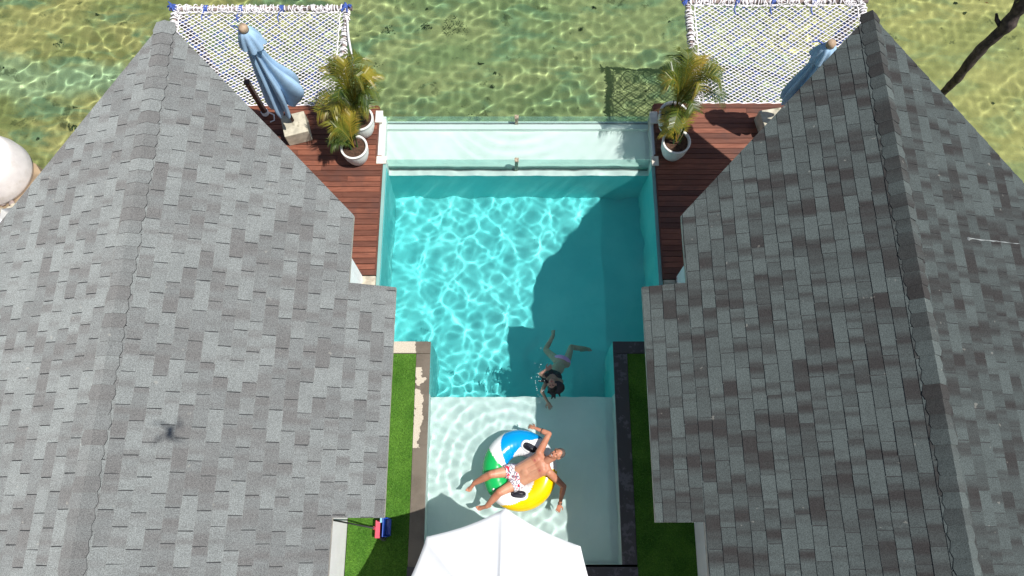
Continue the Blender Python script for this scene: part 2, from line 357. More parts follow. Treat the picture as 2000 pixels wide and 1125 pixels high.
# water sheets
wp = waves(21, .25, 1.2, 54, .0068, 1.15)
wq = waves(31, .12, .5, 40, .0018, 1.1)
RC = (.13, .95)
def pool_z(X, Y):
    r = np.hypot(X - RC[0], Y - RC[1]); r2 = np.hypot(X - .75, Y - 2.6); r3 = np.hypot(X + 1.3, Y - .2)
    sh_ = 1 / (1 + np.exp((Y - 2.3) * 3))                       # shelf end: smaller, rounder ripples
    z = wp(X, Y) * (1 - .7 * sh_) + wq(X, Y) * (.4 + .9 * sh_)
    z += .0032 * np.sin(r * 30 + 1.5 * np.sin(X * 2.2) + Y) * np.exp(-np.maximum(r - .6, 0) * .55) * (r > .3) * (.25 + .75 * sh_)
    z += .003 * np.sin(r2 * 28 + 2 * np.sin(Y * 3)) * np.exp(-np.maximum(r2 - .3, 0) * 2.8)
    z += .0022 * np.sin(r3 * 24) * np.exp(-r3 * .4) * sh_
    return z
def sheet(name, x0, x1, ya, yb_, zf, st=.026):
    o = gridmesh(name, np.linspace(x0, x1, int((x1 - x0) / st) + 1), np.linspace(ya, yb_, int((yb_ - ya) / st) + 1), zf, M['water'])
    tag(o, kind='structure'); o.cycles.is_caustics_caster = True; return o
sheet('pool_water', xl + .001, xr - .001, y0 + .001, 6.785, pool_z)
wb = waves(41, .15, .6, 30, .0022, 1.2)
sheet('basin_water', -2.50, 2.74, 6.83, 7.725, lambda X, Y: -.105 + wb(X, Y) + .0035 * np.sin(np.hypot(X - .2, (Y - 8.6)) * 26 + np.sin(X * 3)) * np.cos(X * 1.1))

# ------------------------------------------------------------------ pool glass
def glass_wall(y, zt, zb, label, xa, xb):
    t = empty('glass_wall', (.09, y, zb)); tag(t, label, 'glass wall', 'glass walls along the far edge of the pool')
    for (a, b) in ((xa, .055), (.125, xb)):
        m_ = MB(); m_.box(a, b, y - .008, y + .008, zb, zt); m_.build('glass_panel', M['glass'], t)
    m_ = MB(); m_.box(.058, .122, y - .03, y + .03, zb, zt - .03); m_.box(.05, .13, y - .042, y + .042, zt - .028, zt + .012); m_.build('clamp_post', M['rust'], t, bevel=.004)
    m_ = MB(); m_.box(xa, xb, y - .022, y + .022, zb - .002, zb + .012); m_.build('bottom_channel', M['metal_g'], t)
glass_wall(7.745, .1, -.17, 'outer low green glass wall along the edge of the sea', -2.55, 2.72)
glass_wall(6.79, .12, -.415, 'inner low green glass wall between deep pool and pale overflow basin', -2.42, 2.68)
def pier(x0, x1, ya, yb_, zt, lab):
    m_ = MB(); m_.box(x0, x1, ya, yb_, -.32, zt); m_.box(x0 - .012, x1 + .012, ya - .012, yb_ + .012, zt, zt + .03)
    o = m_.build('corner_pier', M['whitepier'], bevel=.008); tag(o, lab, 'pier', 'white piers holding the pool glass')
pier(-2.68, -2.56, 7.62, 7.86, .1, 'white pier at the left end of the outer glass wall')
pier(2.73, 2.86, 7.6, 7.84, .1, 'white pier at the right end of the outer glass wall')
pier(-2.61, -2.44, 6.72, 6.855, .1, 'white pier at the left end of the inner glass wall')
pier(2.71, 2.82, 6.68, 6.855, .1, 'white pier at the right end of the inner glass wall')

# ------------------------------------------------------------------ copings, turf
mb = MB(); mb.box(-1.70, nl - .002, -.583, 2.965, .036, .1); mb.box(-2.74, nl - .002, 2.97, ym, .036, .1)
o = mb.build('pool_coping', M['coping'], bevel=.006); tag(o, kind='structure')
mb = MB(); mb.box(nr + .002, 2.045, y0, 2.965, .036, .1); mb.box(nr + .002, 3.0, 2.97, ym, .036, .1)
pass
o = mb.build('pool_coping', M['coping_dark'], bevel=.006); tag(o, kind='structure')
mb = MB(); mb.box(-2.75, -2.5, 4.0, 4.42, -.3, .12); mb.box(2.78, 3.0, 4.0, 4.35, -.3, .1)
o = mb.build('stone_paving', M['stone'], bevel=.01); tag(o, kind='structure')
for (x0, x1, lab, lz) in ((-2.72, -1.705, 0, -1.8), (2.05, 3.05, 1, -1.2)):
    mb = MB(); mb.box(x0, x1, -5, 2.966, .035, .085); o = mb.build('turf_base', M['turf']); tag(o, kind='structure')
    N = 34000 if lab == 0 else 12000
    bx = rng.uniform(x0 + .01, x1 - .01, N); by = rng.uniform(-1.4, 2.95, N); a = rng.uniform(0, 6.28, N); h = rng.uniform(.012, .03, N); tl = rng.normal(0, .012, (N, 2)); wd_ = .004
    v = np.zeros((N, 3, 3)); v[:, 0] = np.stack([bx - np.cos(a) * wd_, by - np.sin(a) * wd_, np.full(N, .083)], 1); v[:, 1] = np.stack([bx + np.cos(a) * wd_, by + np.sin(a) * wd_, np.full(N, .083)], 1)
    v[:, 2] = np.stack([bx + tl[:, 0], by + tl[:, 1], .083 + h], 1)
    me = bpy.data.meshes.new('grass'); me.from_pydata(v.reshape(-1, 3).tolist(), [], np.arange(N * 3).reshape(-1, 3).tolist())
    at_ = me.attributes.new('tint', 'FLOAT', 'FACE'); at_.data.foreach_set('value', rng.random(N)); o = link('grass', me, M['blades'])
    tag(o, ('sunny green grass strip beside the left house', 'shaded dark grass strip beside the right house')[lab], 'grass', kind='stuff')

# ------------------------------------------------------------------ decks
def deck(x0, x1, ya, yb_, edge, stepy, x_in):
    mb = MB(); y = ya; i = 0
    while y < yb_ - .02:
        hgt = min(.112, yb_ - y); d = .0 if y > stepy else x_in
        a, b = (x0, x1 + d) if edge > 0 else (x0 - d, x1)
        cuts = sorted([a] + [random.uniform(a + .4, b - .4) for _ in range(2)] + [b])
        for c0, c1 in zip(cuts[:-1], cuts[1:]):
            if c1 - c0 < .05: continue
            dz = random.uniform(-.0025, .0025); mb.box(c0 + .002, c1 - .002, y + .005, y + hgt - .005, .06, .1 + dz, 0, random.random())
        y += .112; i += 1
    # edge board along the pool, joists, piles
    for (p0, p1, d) in ((ya, stepy, x_in), (stepy, yb_, 0)):
        xx = x1 + d if edge > 0 else x0 - d
        mb.box(min(xx, xx + .028 * edge), max(xx, xx + .028 * edge), p0 + .002, p1 - .002, -.12, .103, 0, .8)
    mb.box(x0, x1, yb_ + .001, yb_ + .03, -.12, .1, 0, .5)
    for k in range(int((x1 - x0) / .6)): mb.box(x0 + .3 + k * .6, x0 + .36 + k * .6, ya, yb_ - .01, -.08, .056, 1)
    for k in range(3):
        for yy in (ya + 1.6, yb_ - .3): mb.box(x0 + .5 + k * (x1 - x0 - 1.2) / 2, x0 + .7 + k * (x1 - x0 - 1.2) / 2, yy, yy + .2, -4, -.085, 2)
    o = mb.build('wooden_deck', [M['deck'], M['wood_dark'], M['piles']]); tag(o, kind='structure')
deck(-8.0, -2.65, 4.44, 7.97, 1, 6.86, .125)
deck(2.82, 8.2, 4.36, 8.02, -1, 6.92, .03)

# ------------------------------------------------------------------ houses
SL = .34
def clip(poly, a, b):
    """keep the part of poly on the left of the line a->b (2D)"""
    out = []; nx, ny = -(b[1] - a[1]), b[0] - a[0]
    d = [(p[0] - a[0]) * nx + (p[1] - a[1]) * ny for p in poly]
    for i in range(len(poly)):
        j = (i + 1) % len(poly)
        if d[i] >= 0: out.append(poly[i])
        if (d[i] >= 0) != (d[j] >= 0):
            f = d[i] / (d[i] - d[j]); out.append(tuple(poly[i][k] + f * (poly[j][k] - poly[i][k]) for k in range(2)))
    return out
def house(name, label, side, xr_, yt, z_r, eaves, walls, mat, porch_x, porch_y, raise_, ysouth=-7):
    """eaves: {+1: (x_eave, y_corner), -1: ...}; ridge along y at xr_"""
    root = empty(name, (xr_, 0, 0.03)); tag(root, label, 'house')
    gap = MB(); tabs = MB()
    EXP = .169; TL = .41
    for sg in (1, -1):
        xe, yc = eaves[sg]
        pieces = [[(0, yt), (abs(xe - xr_), yc), (abs(xe - xr_), ysouth), (0, ysouth)]]
        if porch_x is not None and sg == side:
            pieces.append([(abs(xe - xr_), porch_y[1]), (abs(porch_x - xr_), porch_y[1]), (abs(porch_x - xr_), porch_y[0]), (abs(xe - xr_), porch_y[0])])
        def P(s, y, dz=0.): return (xr_ + sg * s, y, z_r - SL * s + dz)
        for pc in pieces:
            # deck under the shingles, with its trim
            k = len(pc); top = [P(s, y) for s, y in pc]; bot = [P(s, y, -.07) for s, y in pc]
            order = (lambda l: l) if sg > 0 else (lambda l: list(reversed(l)))
            gap.face(top, 0); gap.face(bot, 2)
            for i in range(k): gap.face([bot[i], bot[(i + 1) % k], top[(i + 1) % k], top[i]], 1)
            smin = min(p_[0] for p_ in pc); smax = max(p_[0] for p_ in pc); ymin = min(p_[1] for p_ in pc); ymax = max(p_[1] for p_ in pc)
            r0 = int(round(smin / EXP)); r1 = int(math.ceil(smax / EXP))
            for r_ in range(r0, r1):
                sa, sb = r_ * EXP, (r_ + 1) * EXP
                off = (r_ % 2) * TL * .5 + random.uniform(-.02, .02) + (r_ * 7 % 3) * .03
                y = ymin - TL + off; rowr = random.random() * 40
                yedge = y
                while y < ymax:
                    g0 = .0055 if side > 0 else .0045; j = random.uniform(-.004, .004)
                    rect = [(sa - .012, y + g0), (sb + random.uniform(-.004, .006), y + g0 + j), (sb + random.uniform(-.004, .006), y + TL - g0 + j), (sa - .012, y + TL - g0)]
                    pl = rect
                    for i in range(k):
                        a, b = pc[i], pc[(i + 1) % k]
                        pl = clip(pl, b, a) if True else pl
                        if len(pl) < 3: break
                    if len(pl) >= 3:
                        tn = random.random(); lift = random.uniform(.008, .013) * (.45 if side > 0 else 1); base = .003
                        def hz(s): return base + lift * min(1, max(0, (s - sa + .012) / (EXP + .012)))
                        up = [P(s, yy, hz(s)) for s, yy in pl]; uv = [(rowr + r_ * 3.7, yy * 4.2) for s, yy in pl]
                        tabs.face(up if sg > 0 else up[::-1], 0, tn, uv if sg > 0 else uv[::-1])
                        kk = len(pl)
                        lo = [P(s, yy, .001) for s, yy in pl]
                        for i in range(kk):
                            if abs(pl[i][0] - pl[(i + 1) % kk][0]) < .02 and pl[i][0] > sa + EXP * .6 or abs(pl[i][0] - pl[(i + 1) % kk][0]) > .02:
                                tabs.face([lo[i], lo[(i + 1) % kk], up[(i + 1) % kk], up[i]], 0 if side > 0 and abs(pl[i][0] - pl[(i + 1) % kk][0]) < .02 else 1, tn)
                    y += TL
    roof = gap.build('roof', [M['felt'], M['fascia'], M['plaster']], root)
    sgl = tabs.build('shingles', [mat, M['felt']], roof); sgl.location = (0, 0, 0)
    # ridge caps: tapered pieces folded over the ridge, each overlapping the last
    capm = MB(); y = ysouth; E_ = .181; i = 0
    while y < yt - .1:
        wv = .155 + random.uniform(-.012, .018); tn = random.choice([random.random() * .5, random.random()]); dz = random.uniform(0, .004); up_ = raise_
        yy0, yy1 = y - .012, y + E_ + .02
        wa, wb_ = wv, wv * .8                       # wide lower end, tapered upper end
        L = []
        for (yy, ww, lf) in ((yy0, wa * .84, .011), (yy0 + .07, wa, .009), (yy1, wb_, .001)):
            row = []
            for u in (-1, -.5, 0, .5, 1):
                s = abs(u) * ww
                h_ = up_ * (1 - abs(u)) ** 1.0 + (.010 if u == 0 else .011)
                row.append((xr_ + u * ww, min(yy, yt), z_r - SL * s + h_ + lf + dz))
            L.append(row)
        blt = random.random() * 50
        for a in range(2):
            for b in range(4):
                q4 = [L[a][b], L[a][b + 1], L[a + 1][b + 1], L[a + 1][b]]
                capm.face(q4, 0, tn, [(blt + b * .02, c_[1] * 1.2) for c_ in q4])
        fr = L[0]; fl = [(p_[0], p_[1], p_[2] - .010) for p_ in fr]
        for b in range(4): capm.face([fl[b], fl[b + 1], fr[b + 1], fr[b]], 1)
        for (e0, e1) in (((0, 0), (1, 0)), ((1, 0), (2, 0)), ((0, 4), (1, 4)), ((1, 4), (2, 4))):
            A_, B_ = L[e0[0]][e0[1]], L[e1[0]][e1[1]]
            capm.face([(A_[0], A_[1], A_[2] - .016), (B_[0], B_[1], B_[2] - .016), B_, A_], 1)
        y += E_; i += 1
    c_ = capm.build('ridge_cap', [mat, M['felt']], roof); c_.location = (0, 0, 0)
    # walls
    wx0, wx1, wy1 = walls
    wm = MB()
    zt = lambda x: z_r - SL * abs(x - xr_) - .09
    pts = [wx0, xr_, wx1]
    th = .16
    for yy in (wy1, wy1 - th):
        wm.face([(wx0, yy, .035)] + [(wx1, yy, .035)] + [(x, yy, zt(x)) for x in (wx1, xr_, wx0)])
    wm.box(wx0, wx0 + th, ysouth + .2, wy1 - th - .002, .035, zt(wx0)); wm.box(wx1 - th, wx1, ysouth + .2, wy1 - th - .002, .035, zt(wx1))
    wm.face([(wx0, wy1, .035), (wx0, wy1 - th, .035), (wx0, wy1 - th, zt(wx0)), (wx0, wy1, zt(wx0))]); wm.face([(wx1, wy1, .035), (wx1, wy1 - th, .035), (wx1, wy1 - th, zt(wx1)), (wx1, wy1, zt(wx1))])
    wm.box(wx0 + th, wx1 - th, ysouth + .2, ysouth + .36, .035, zt(wx0))
    wm.build('wall', M['plaster'], root)
    dm = MB(); dxx = (wx0 + wx1) / 2; dm.box(dxx - .9, dxx + .9, wy1 + .002, wy1 + .05, .1, 2.2); d_ = dm.build('door', M['wood_dark'], root)
    gm = MB()
    for s_ in (-1, 1): gm.box(dxx + s_ * .45 - .36, dxx + s_ * .45 + .36, wy1 + .052, wy1 + .06, .25, 2.1)
    gp = gm.build('pane', M['glass'], d_); gp.location = (0, 0, 0)
    if porch_x is not None:
        for yy in (porch_y[0] + .25, porch_y[1] - .25):
            pm = MB(); px = (porch_x + side * -.62); pm.box(px - .05, px + .05, yy - .05, yy + .05, .04, zt(px) + .015); pm.build('porch_post', M['wood_dark'], root)
    return root
hL = house('roofed_villa', 'left house with white walls and grey shingle roof, sun glare in its colour', 1, -4.998, 6.978, 4.028, {1: (-2.29, 4.322), -1: (-7.702, 3.608)}, (-7.4, -2.74, 4.41), M['roofL'], -1.661, (.14, 3.294), .006)
hR = house('roofed_villa', 'right house with brown-blotched grey shingle roof, granule shade in its colour', -1, 5.169, 7.083, 4.028, {-1: (2.451, 4.322), 1: (7.873, 4.236)}, (3.02, 7.6, 4.41), M['roofR'], 1.861, (.083, 3.294), .07)
# paint drip on the right roof
mb = MB(); pts = []
for i in range(14):
    f = i / 13; x = 6.14 + .9 * f; pts.append((x, 3.72 + .04 * f + random.uniform(-.006, .006), 4.028 - SL * (x - 5.169) + .012))
mb.tube(pts, [.02] + [.008 + .006 * (i % 3 == 0) - .0005 * i for i in range(1, 14)], 6)
mb.lathe([(.0, .03), (.022, .014), (.03, 0)], (pts[0][0], pts[0][1], pts[0][2] - .01), 12)
o = mb.build('paint_splash', simple('white_drip', (.25, .27, .27), .7, .2, 30), smooth=True); tag(o, 'whitish streak with a blob on the right slope of the right roof', 'splash')

# ------------------------------------------------------------------ overwater nets
def net(x0, x1, ya, yb_, z, label, rail, seed, tie_corner):
    rd = random.Random(seed); t = empty('overwater_net', ((x0 + x1) / 2, (ya + yb_) / 2, z)); tag(t, label, 'net', 'rope nets stretched over the sea')
    f = MB()
    f.tube([(x0 - .12, yb_, z), (x1 + .12, yb_ + .01, z)], .05, 10); f.build('far_beam', M['wood_frame'], t, True)
    for x in (x0, x1):
        f = MB(); f.tube([(x, ya - .1, z - .03), (x + .01, yb_ + .1, z - .03)], .045, 10); f.build('side_beam', M['wood_frame'], t, True)
        if abs(x) > 5: f = MB(); f.box(x - .07, x + .07, yb_ - .1, yb_ + .04, -4, z - .08); f.build('post', M['wood_frame'], t)
    def sag(x, y):
        a = (x - x0) / (x1 - x0); b = (y - ya) / (yb_ - ya)
        return z - .16 * math.sin(math.pi * min(1, max(0, a))) * math.sin(math.pi * min(1, max(0, b))) + .01
    wob = lambda x, y: (.022 * mnoise.noise(Vector((x * 1.3, y * 1.3, seed))), .022 * mnoise.noise(Vector((x * 1.3, y * 1.3, seed + 9))))
    m_ = MB(); mbk = MB()
    ang = math.atan2(.078, .118); stp = .073; xi0, xi1, yi0, yi1 = x0 + .12, x1 - .12, ya + .01, yb_ - .1
    for sg in (1, -1):
        dx, dy = math.cos(ang), math.sin(ang) * sg; nx_, ny_ = -dy, dx
        cx, cy = (x0 + x1) / 2, (ya + yb_) / 2
        k = -50
        while k < 51:
            ox, oy = cx + nx_ * stp * k, cy + ny_ * stp * k
            # clip the strand to the rectangle
            ta, tb = -9, 9
            for (o_, d_, lo, hi) in ((ox, dx, xi0, xi1), (oy, dy, yi0, yi1)):
                t0, t1 = (lo - o_) / d_, (hi - o_) / d_
                if t0 > t1: t0, t1 = t1, t0
                ta, tb = max(ta, t0), min(tb, t1)
            if tb - ta > .05:
                n_ = max(2, int((tb - ta) / .16)); pp = []
                for i in range(n_ + 1):
                    u = ta + (tb - ta) * i / n_; x, y = ox + dx * u, oy + dy * u; wv = wob(x, y); pp.append((x + wv[0], y + wv[1], sag(x, y)))
                m_.tube(pp, .0082, 5, cap=False)
            k += 1
    # perimeter ropes and lacing to the beams
    P = [(xi0, yi0), (xi1, yi0), (xi1, yi1), (xi0, yi1), (xi0, yi0)]
    for a, b in zip(P[:-1], P[1:]):
        L = math.hypot(b[0] - a[0], b[1] - a[1]); n_ = int(L / .1); pp = []
        for i in range(n_ + 1):
            u = i / n_; x, y = a[0] + (b[0] - a[0]) * u, a[1] + (b[1] - a[1]) * u; q = .012 * math.sin(i * 2.1); pp.append((x + q, y + q, sag(x, y) + .008))
        m_.tube(pp, .013, 5)
    for (a, b, ex) in (((x0, ya), (x0, yb_), 0), ((x1, ya), (x1, yb_), 0), ((x0, yb_), (x1, yb_), 1)):
        L = math.hypot(b[0] - a[0], b[1] - a[1]); tt = 0
        while tt < L:
            c = (a[0] + (b[0] - a[0]) * tt / L, a[1] + (b[1] - a[1]) * tt / L, z - (.0 if ex else .03)); rr = rd.uniform(.056, .085); pp = []
            tiltq = rd.uniform(-.05, .05)
            for i in range(11):
                q = 2 * math.pi * i / 10
                d_ = rr * math.cos(q); h_ = rr * math.sin(q)
                al = tiltq * math.sin(q * .5)
                pp.append((c[0] + al, c[1] + d_, c[2] + h_) if ex else (c[0] + d_, c[1] + al, c[2] + h_))
            m_.tube(pp, rd.uniform(.009, .016), 5)
            if rd.random() < .6:                      # lacing from the beam to the net edge
                e = (c[0] + rd.uniform(-.1, .1), yi1, z) if ex else ((xi0 if abs(c[0] - x0) < .1 else xi1), c[1] + rd.uniform(-.1, .1), z)
                m_.tube([(c[0], c[1], z + .06), ((c[0] + e[0]) / 2, (c[1] + e[1]) / 2, z + rd.uniform(.0, .05)), e], .009, 5)
            tt += rd.choice([.022, .03, .04, .05, .09]) * (1.3 if ex else .9)
    for i in range(26):                                    # loose loops along the far beam
        x = rd.uniform(x0, x1); s_ = rd.uniform(.04, .13); pp = [(x + s_ * math.cos(q) * 1.3, yb_ - .07 + s_ * .8 * math.sin(q), z + .05 + rd.uniform(-.01, .02)) for q in [j * .75 for j in range(9)]]
        m_.tube(pp, .008, 5)
    m_.build('white_netting', M['rope_w'], t, True)
    # second, blue net hanging a little below: short lengths seen through the white mesh
    a2 = ang + .13
    for sg in (1, -1):
        dx, dy = math.cos(a2), math.sin(a2) * sg
        for k in range(-16, 17):
            ox, oy = (x0 + x1) / 2 - dy * .21 * k, (ya + yb_) / 2 + dx * .21 * k; ta, tb = -9, 9
            for (o_, d_, lo, hi) in ((ox, dx, xi0, xi1), (oy, dy, yi0, yi1)):
                t0, t1 = sorted(((lo - o_) / d_, (hi - o_) / d_)); ta, tb = max(ta, t0), min(tb, t1)
            if tb - ta > .3:
                n_ = max(2, int((tb - ta) / .2)); mbk.tube([(ox + dx * u, oy + dy * u, sag(ox + dx * u, oy + dy * u) - .035) for u in [ta + (tb - ta) * i / n_ for i in range(n_ + 1)]], .0125, 5, cap=False)
    mbk.build('blue_netting', M['rope_b'], t); 
    for cx in ((x0 + .62, x0 + 1.35, x0 + 2.2) if tie_corner else (x0 + 1.0, x0 + 1.75, x0 + 2.6)):
        mbk = MB()
        for i in range(4):
            pp = [(cx + i * .02 + rd.uniform(-.01, .01), yb_ + .065 * math.cos(q), z + .065 * math.sin(q)) for q in [j * .63 for j in range(11)]]; mbk.tube(pp, .013, 5)
        mbk.tube([(cx, yb_ - .06, z + .03), (cx - .05, yb_ - .2, z), (cx - .02, yb_ - .3, z - .03)], .013, 5); mbk.build('blue_tie', M['rope_b'], t)
    for (cx, big) in ((x0 - .03, 1), (x1 + .03, 1 if tie_corner else 0)):
        mbk = MB()
        for i in range(9 if big else 2):
            a = rd.uniform(0, 6.28); l = rd.uniform(.06, .2)
            mbk.tube([(cx, yb_, z + .06), (cx + l * .5 * math.cos(a), yb_ + l * .4 * math.sin(a), z + .1), (cx + l * math.cos(a), yb_ + l * .8 * math.sin(a), z + .05)], .018, 5)
        mbk.build('blue_tie', M['rope_b'], t)
    if rail:
        m_ = MB(); m_.tube([(x1 + .05, yb_ - .3, z + .08), (x1 + .12, yb_ - .8, z + .1), (x1 + .28, yb_ - 1.5, z + .16)], .022, 6); m_.build('stay_rope', M['rope_w'], t, True)
net(-7.02, -3.45, 8.0, 10.32, .08, 'left rope net with blue ties at both far corners and a stay rope', True, 3, True)
net(3.68, 7.32, 8.05, 10.5, .08, 'right rope net nearly touching the top of the dark roof', False, 7, False)

# ------------------------------------------------------------------ folded parasols
def pleat_canopy(cx, cy, z0, z1, lean, rmax, seed, flap, half=0):
    rd = random.Random(seed); mb = MB(); n = 96; K = 26; vs = []
    for i in range(K + 1):
        f = i / K; z = z1 + (z0 - z1) * f
        for j in range(n):
            a = 2 * math.pi * j / n
            pl = abs(math.sin(a * 4 + .35 * math.sin(f * 4 + seed)))          # eight folded leaves
            r = .045 + (rmax * (f ** .75)) * (.30 + .70 * pl ** 1.2)
            r *= 1 + flap * max(0, math.cos(a - half)) ** 3 * math.exp(-((f - .68) / .22) ** 2)
            if f > .9: r *= 1 - (f - .9) * 2.2 * (.5 + .5 * math.sin(a * 3 + seed))
            zz = z + (-.09 * pl + .12 * math.sin(a * 2 + seed)) * f
            vs.append((cx + lean[0] * (z - z0) + r * math.cos(a), cy + lean[1] * (z - z0) + r * math.sin(a), zz))
    fs = [(i * n + j, i * n + (j + 1) % n, (i + 1) * n + (j + 1) % n, (i + 1) * n + j) for i in range(K) for j in range(n)]
    mb.raw(vs, fs); return mb
def parasol(cx, cy, ztop, zlow, label, blk, seed, flap, half, rot, lean=(0, 0)):
    t = empty('folded_parasol', (cx, cy, .1)); tag(t, label, 'parasol', 'folded blue parasols on the decks')
    m_ = MB(); m_.tube([(cx - lean[0] * .9, cy - lean[1] * .9, .12), (cx + lean[0] * (ztop - .9), cy + lean[1] * (ztop - .9), ztop)], .028, 12); m_.build('pole', M['wood_pole'], t, True)
    tx, ty = cx + lean[0] * (ztop - zlow), cy + lean[1] * (ztop - zlow)
    m_ = MB(); m_.lathe([(.045, -.05), (.075, -.03), (.075, .03), (.06, .065), (.0, .085)], (tx, ty, ztop), 16); m_.build('finial', M['wood_light'], t, True)
    c = pleat_canopy(cx, cy, zlow, ztop - .08, lean, .25, seed, flap, half).build('canopy', M['canvas_blue'], t, True)
    m_ = MB(); n = 40; vs = []                            # small vent cloth at the top
    for i in range(5):
        f = i / 4
        for j in range(n):
            a = 2 * math.pi * j / n; r = .07 + .13 * f * (.55 + .45 * abs(math.sin(a * 4 + .6)) + .35 * max(0, math.cos(a - .2)) + .3 * max(0, math.cos(a - 2.6)) ** 4)
            vs.append((tx + r * math.cos(a), ty + r * math.sin(a), ztop - .04 - .34 * f * f - .03 * f * math.sin(a * 4)))
    m_.raw(vs, [(i * n + j, i * n + (j + 1) % n, (i + 1) * n + (j + 1) % n, (i + 1) * n + j) for i in range(4) for j in range(n)]); v_ = m_.build('vent', M['canvas_blue'], c, True)
    s_ = MB(); s_.tube([(tx - .08, ty + .04, ztop - .06), (tx - .17, ty + .1, ztop - .05), (tx - .24, ty + .12, ztop - .1)], .012, 5); s_.build('tie_cord', M['rope_b'], c, True)
    bx, by, bs, bh = blk; a = R(rot); m_ = MB(); m_.obox((bx, by, .102 + bh / 2), (bs * math.cos(a), bs * math.sin(a), 0), (-bs * math.sin(a), bs * math.cos(a), 0), (0, 0, bh / 2)); m_.build('concrete_base', M['concrete'], t, bevel=.015)
    return t
parasol(-4.2, 7.45, 3.2, 1.12, 'light blue folded parasol standing in a block on the left deck', (-4.17, 7.38, .23, .36), 2, 1.5, -.15, 16)
parasol(5.13, 7.42, 2.85, 1.35, 'folded blue parasol half hidden by the edge of the dark roof', (5.02, 7.5, .22, .34), 5, .1, 3.3, 10)
m_ = MB(); m_.box(-4.9, -4.82, 7.76, 7.84, .1, 1.22); m_.box(-4.91, -4.81, 7.75, 7.85, 1.221, 1.24)
for i in range(5): m_.tube([(-4.86 + .065 * math.cos(q), 7.8 + .065 * math.sin(q), .14 + i * .02) for q in [j * .7 for j in range(10)]], .01, 5, 1)
m_.tube([(-4.8, 7.82, .14), (-4.7, 7.78, .115), (-4.68, 7.66, .115), (-4.76, 7.62, .115)], .014, 5, 1)
o = m_.build('mooring_post', [M['wood_dark'], M['rope_w']]); tag(o, 'dark brown square post with white rope around its foot on the left deck', 'post')

# ------------------------------------------------------------------ potted palms
def palm(cx, cy, pr, ph, label, nf, hmin, hmax, seed, ribs, spread=1., lean=(0, 0), arc=None):
    rd = random.Random(seed); t = empty('potted_palm', (cx, cy, .1)); tag(t, label, 'palm', 'potted palms beside the pool')
    prof = [(pr * .62, 0), (pr * .74, ph * .12), (pr * .92, ph * .45), (pr, ph * .8), (pr * .99, ph * .93), (pr * 1.03, ph * .96), (pr * 1.03, ph), (pr * .9, ph + .003), (pr * .87, ph - .02), (pr * .85, ph - .07)]
    m_ = MB(); m_.lathe(prof, (cx, cy, .102), 72, fn=(lambda q, z: 1 + (.022 * math.sin(q * 30 + z * 9) if .05 < z < ph * .93 else 0)) if ribs else None); pot = m_.build('pot', M['pot'], t, True)
    m_ = MB(); k = 24; vs = [(cx, cy, .1 + ph - .04)]
    for r_ in (.45, .88):
        vs += [(cx + pr * r_ * math.cos(6.283 * j / k), cy + pr * r_ * math.sin(6.283 * j / k), .1 + ph - .05 + rd.uniform(-.012, .012)) for j in range(k)]
    m_.raw(vs, [(0, 1 + j, 1 + (j + 1) % k) for j in range(k)] + [(1 + j, 1 + k + j, 1 + k + (j + 1) % k, 1 + (j + 1) % k) for j in range(k)]); m_.build('soil', M['soil'], pot, True)
    st = MB(); zb = .1 + ph - .05
    for i in range(5):
        a = rd.uniform(0, 6.28); st.tube([(cx + .06 * math.cos(a), cy + .06 * math.sin(a), zb), (cx + .1 * math.cos(a) + lean[0] * .15, cy + .1 * math.sin(a) + lean[1] * .15, zb + .4)], [.014, .01], 6)
    st.build('stem', M['palm'], t, True)
    for i in range(nf):
        a = 2 * math.pi * i / nf * 2.4 + rd.uniform(-.35, .35)
        if arc: a = R(rd.uniform(*arc))
        H = rd.uniform(hmin, hmax); Rr = rd.uniform(.35, .62) * spread * (1.25 - .45 * (H - hmin) / max(.01, hmax - hmin)); L = 14
        fm = MB(); pts = []
        for k in range(L + 1):
            f = k / L; r_ = Rr * f ** 1.5 * 1.05; h_ = H * (1 - (1 - f) ** 1.9) - .38 * H * max(0, f - .55) ** 1.6 * 2
            pts.append(Vector((cx + r_ * math.cos(a) + lean[0] * f, cy + r_ * math.sin(a) + lean[1] * f, zb + h_)))
        tn = rd.random(); fm.tube(pts, [.009 - .0055 * k / L for k in range(L + 1)], 4, 1, tn)
        for k in range(3 * L):
            f = .22 + .78 * k / (3 * L); i0 = min(L - 1, int(f * L)); p = pts[i0].lerp(pts[i0 + 1], f * L - i0); d = (pts[i0 + 1] - pts[i0]).normalized()
            sd = d.cross(Vector((0, 0, 1)));
            if sd.length < .05: sd = Vector((math.sin(a), -math.cos(a), 0))
            sd.normalize(); ln = (.17 + .16 * math.sin(math.pi * min(1, (f - .12) * 1.05))) * rd.uniform(.8, 1.1) * (1 if H > .5 else .75)
            for s_ in (1, -1):
                dd = (sd * s_ * .82 + d * .65 + Vector((0, 0, rd.uniform(-.05, .25)))).normalized(); wv = d * .0074
                m1 = p + dd * ln * .55; tip = p + dd * ln + Vector((0, 0, -.05 * ln / .2 - rd.uniform(0, .03)))
                tl = min(1, max(0, tn * .75 + rd.uniform(-.15, .2)))
                fm.face([p - wv, p + wv, m1 + wv * .9, m1 - wv * .9], 0, tl); fm.face([m1 - wv * .9, m1 + wv * .9, tip], 0, min(1, tl + .15))
        fm.build('frond', [M['palm_dry' if rd.random() < .3 else 'palm'], M['palm_dry']], t)
palm(-2.97, 6.83, .25, .47, 'short leafy palm in a white ribbed pot nearest the left house', 11, .35, .8, 4, True, .75, (-.08, .2), (60, 230))
palm(-2.9, 7.42, .26, .5, 'tall yellowing palm in a white ribbed pot at the far left deck edge', 17, .8, 1.7, 9, True, .95, (-.05, .12))
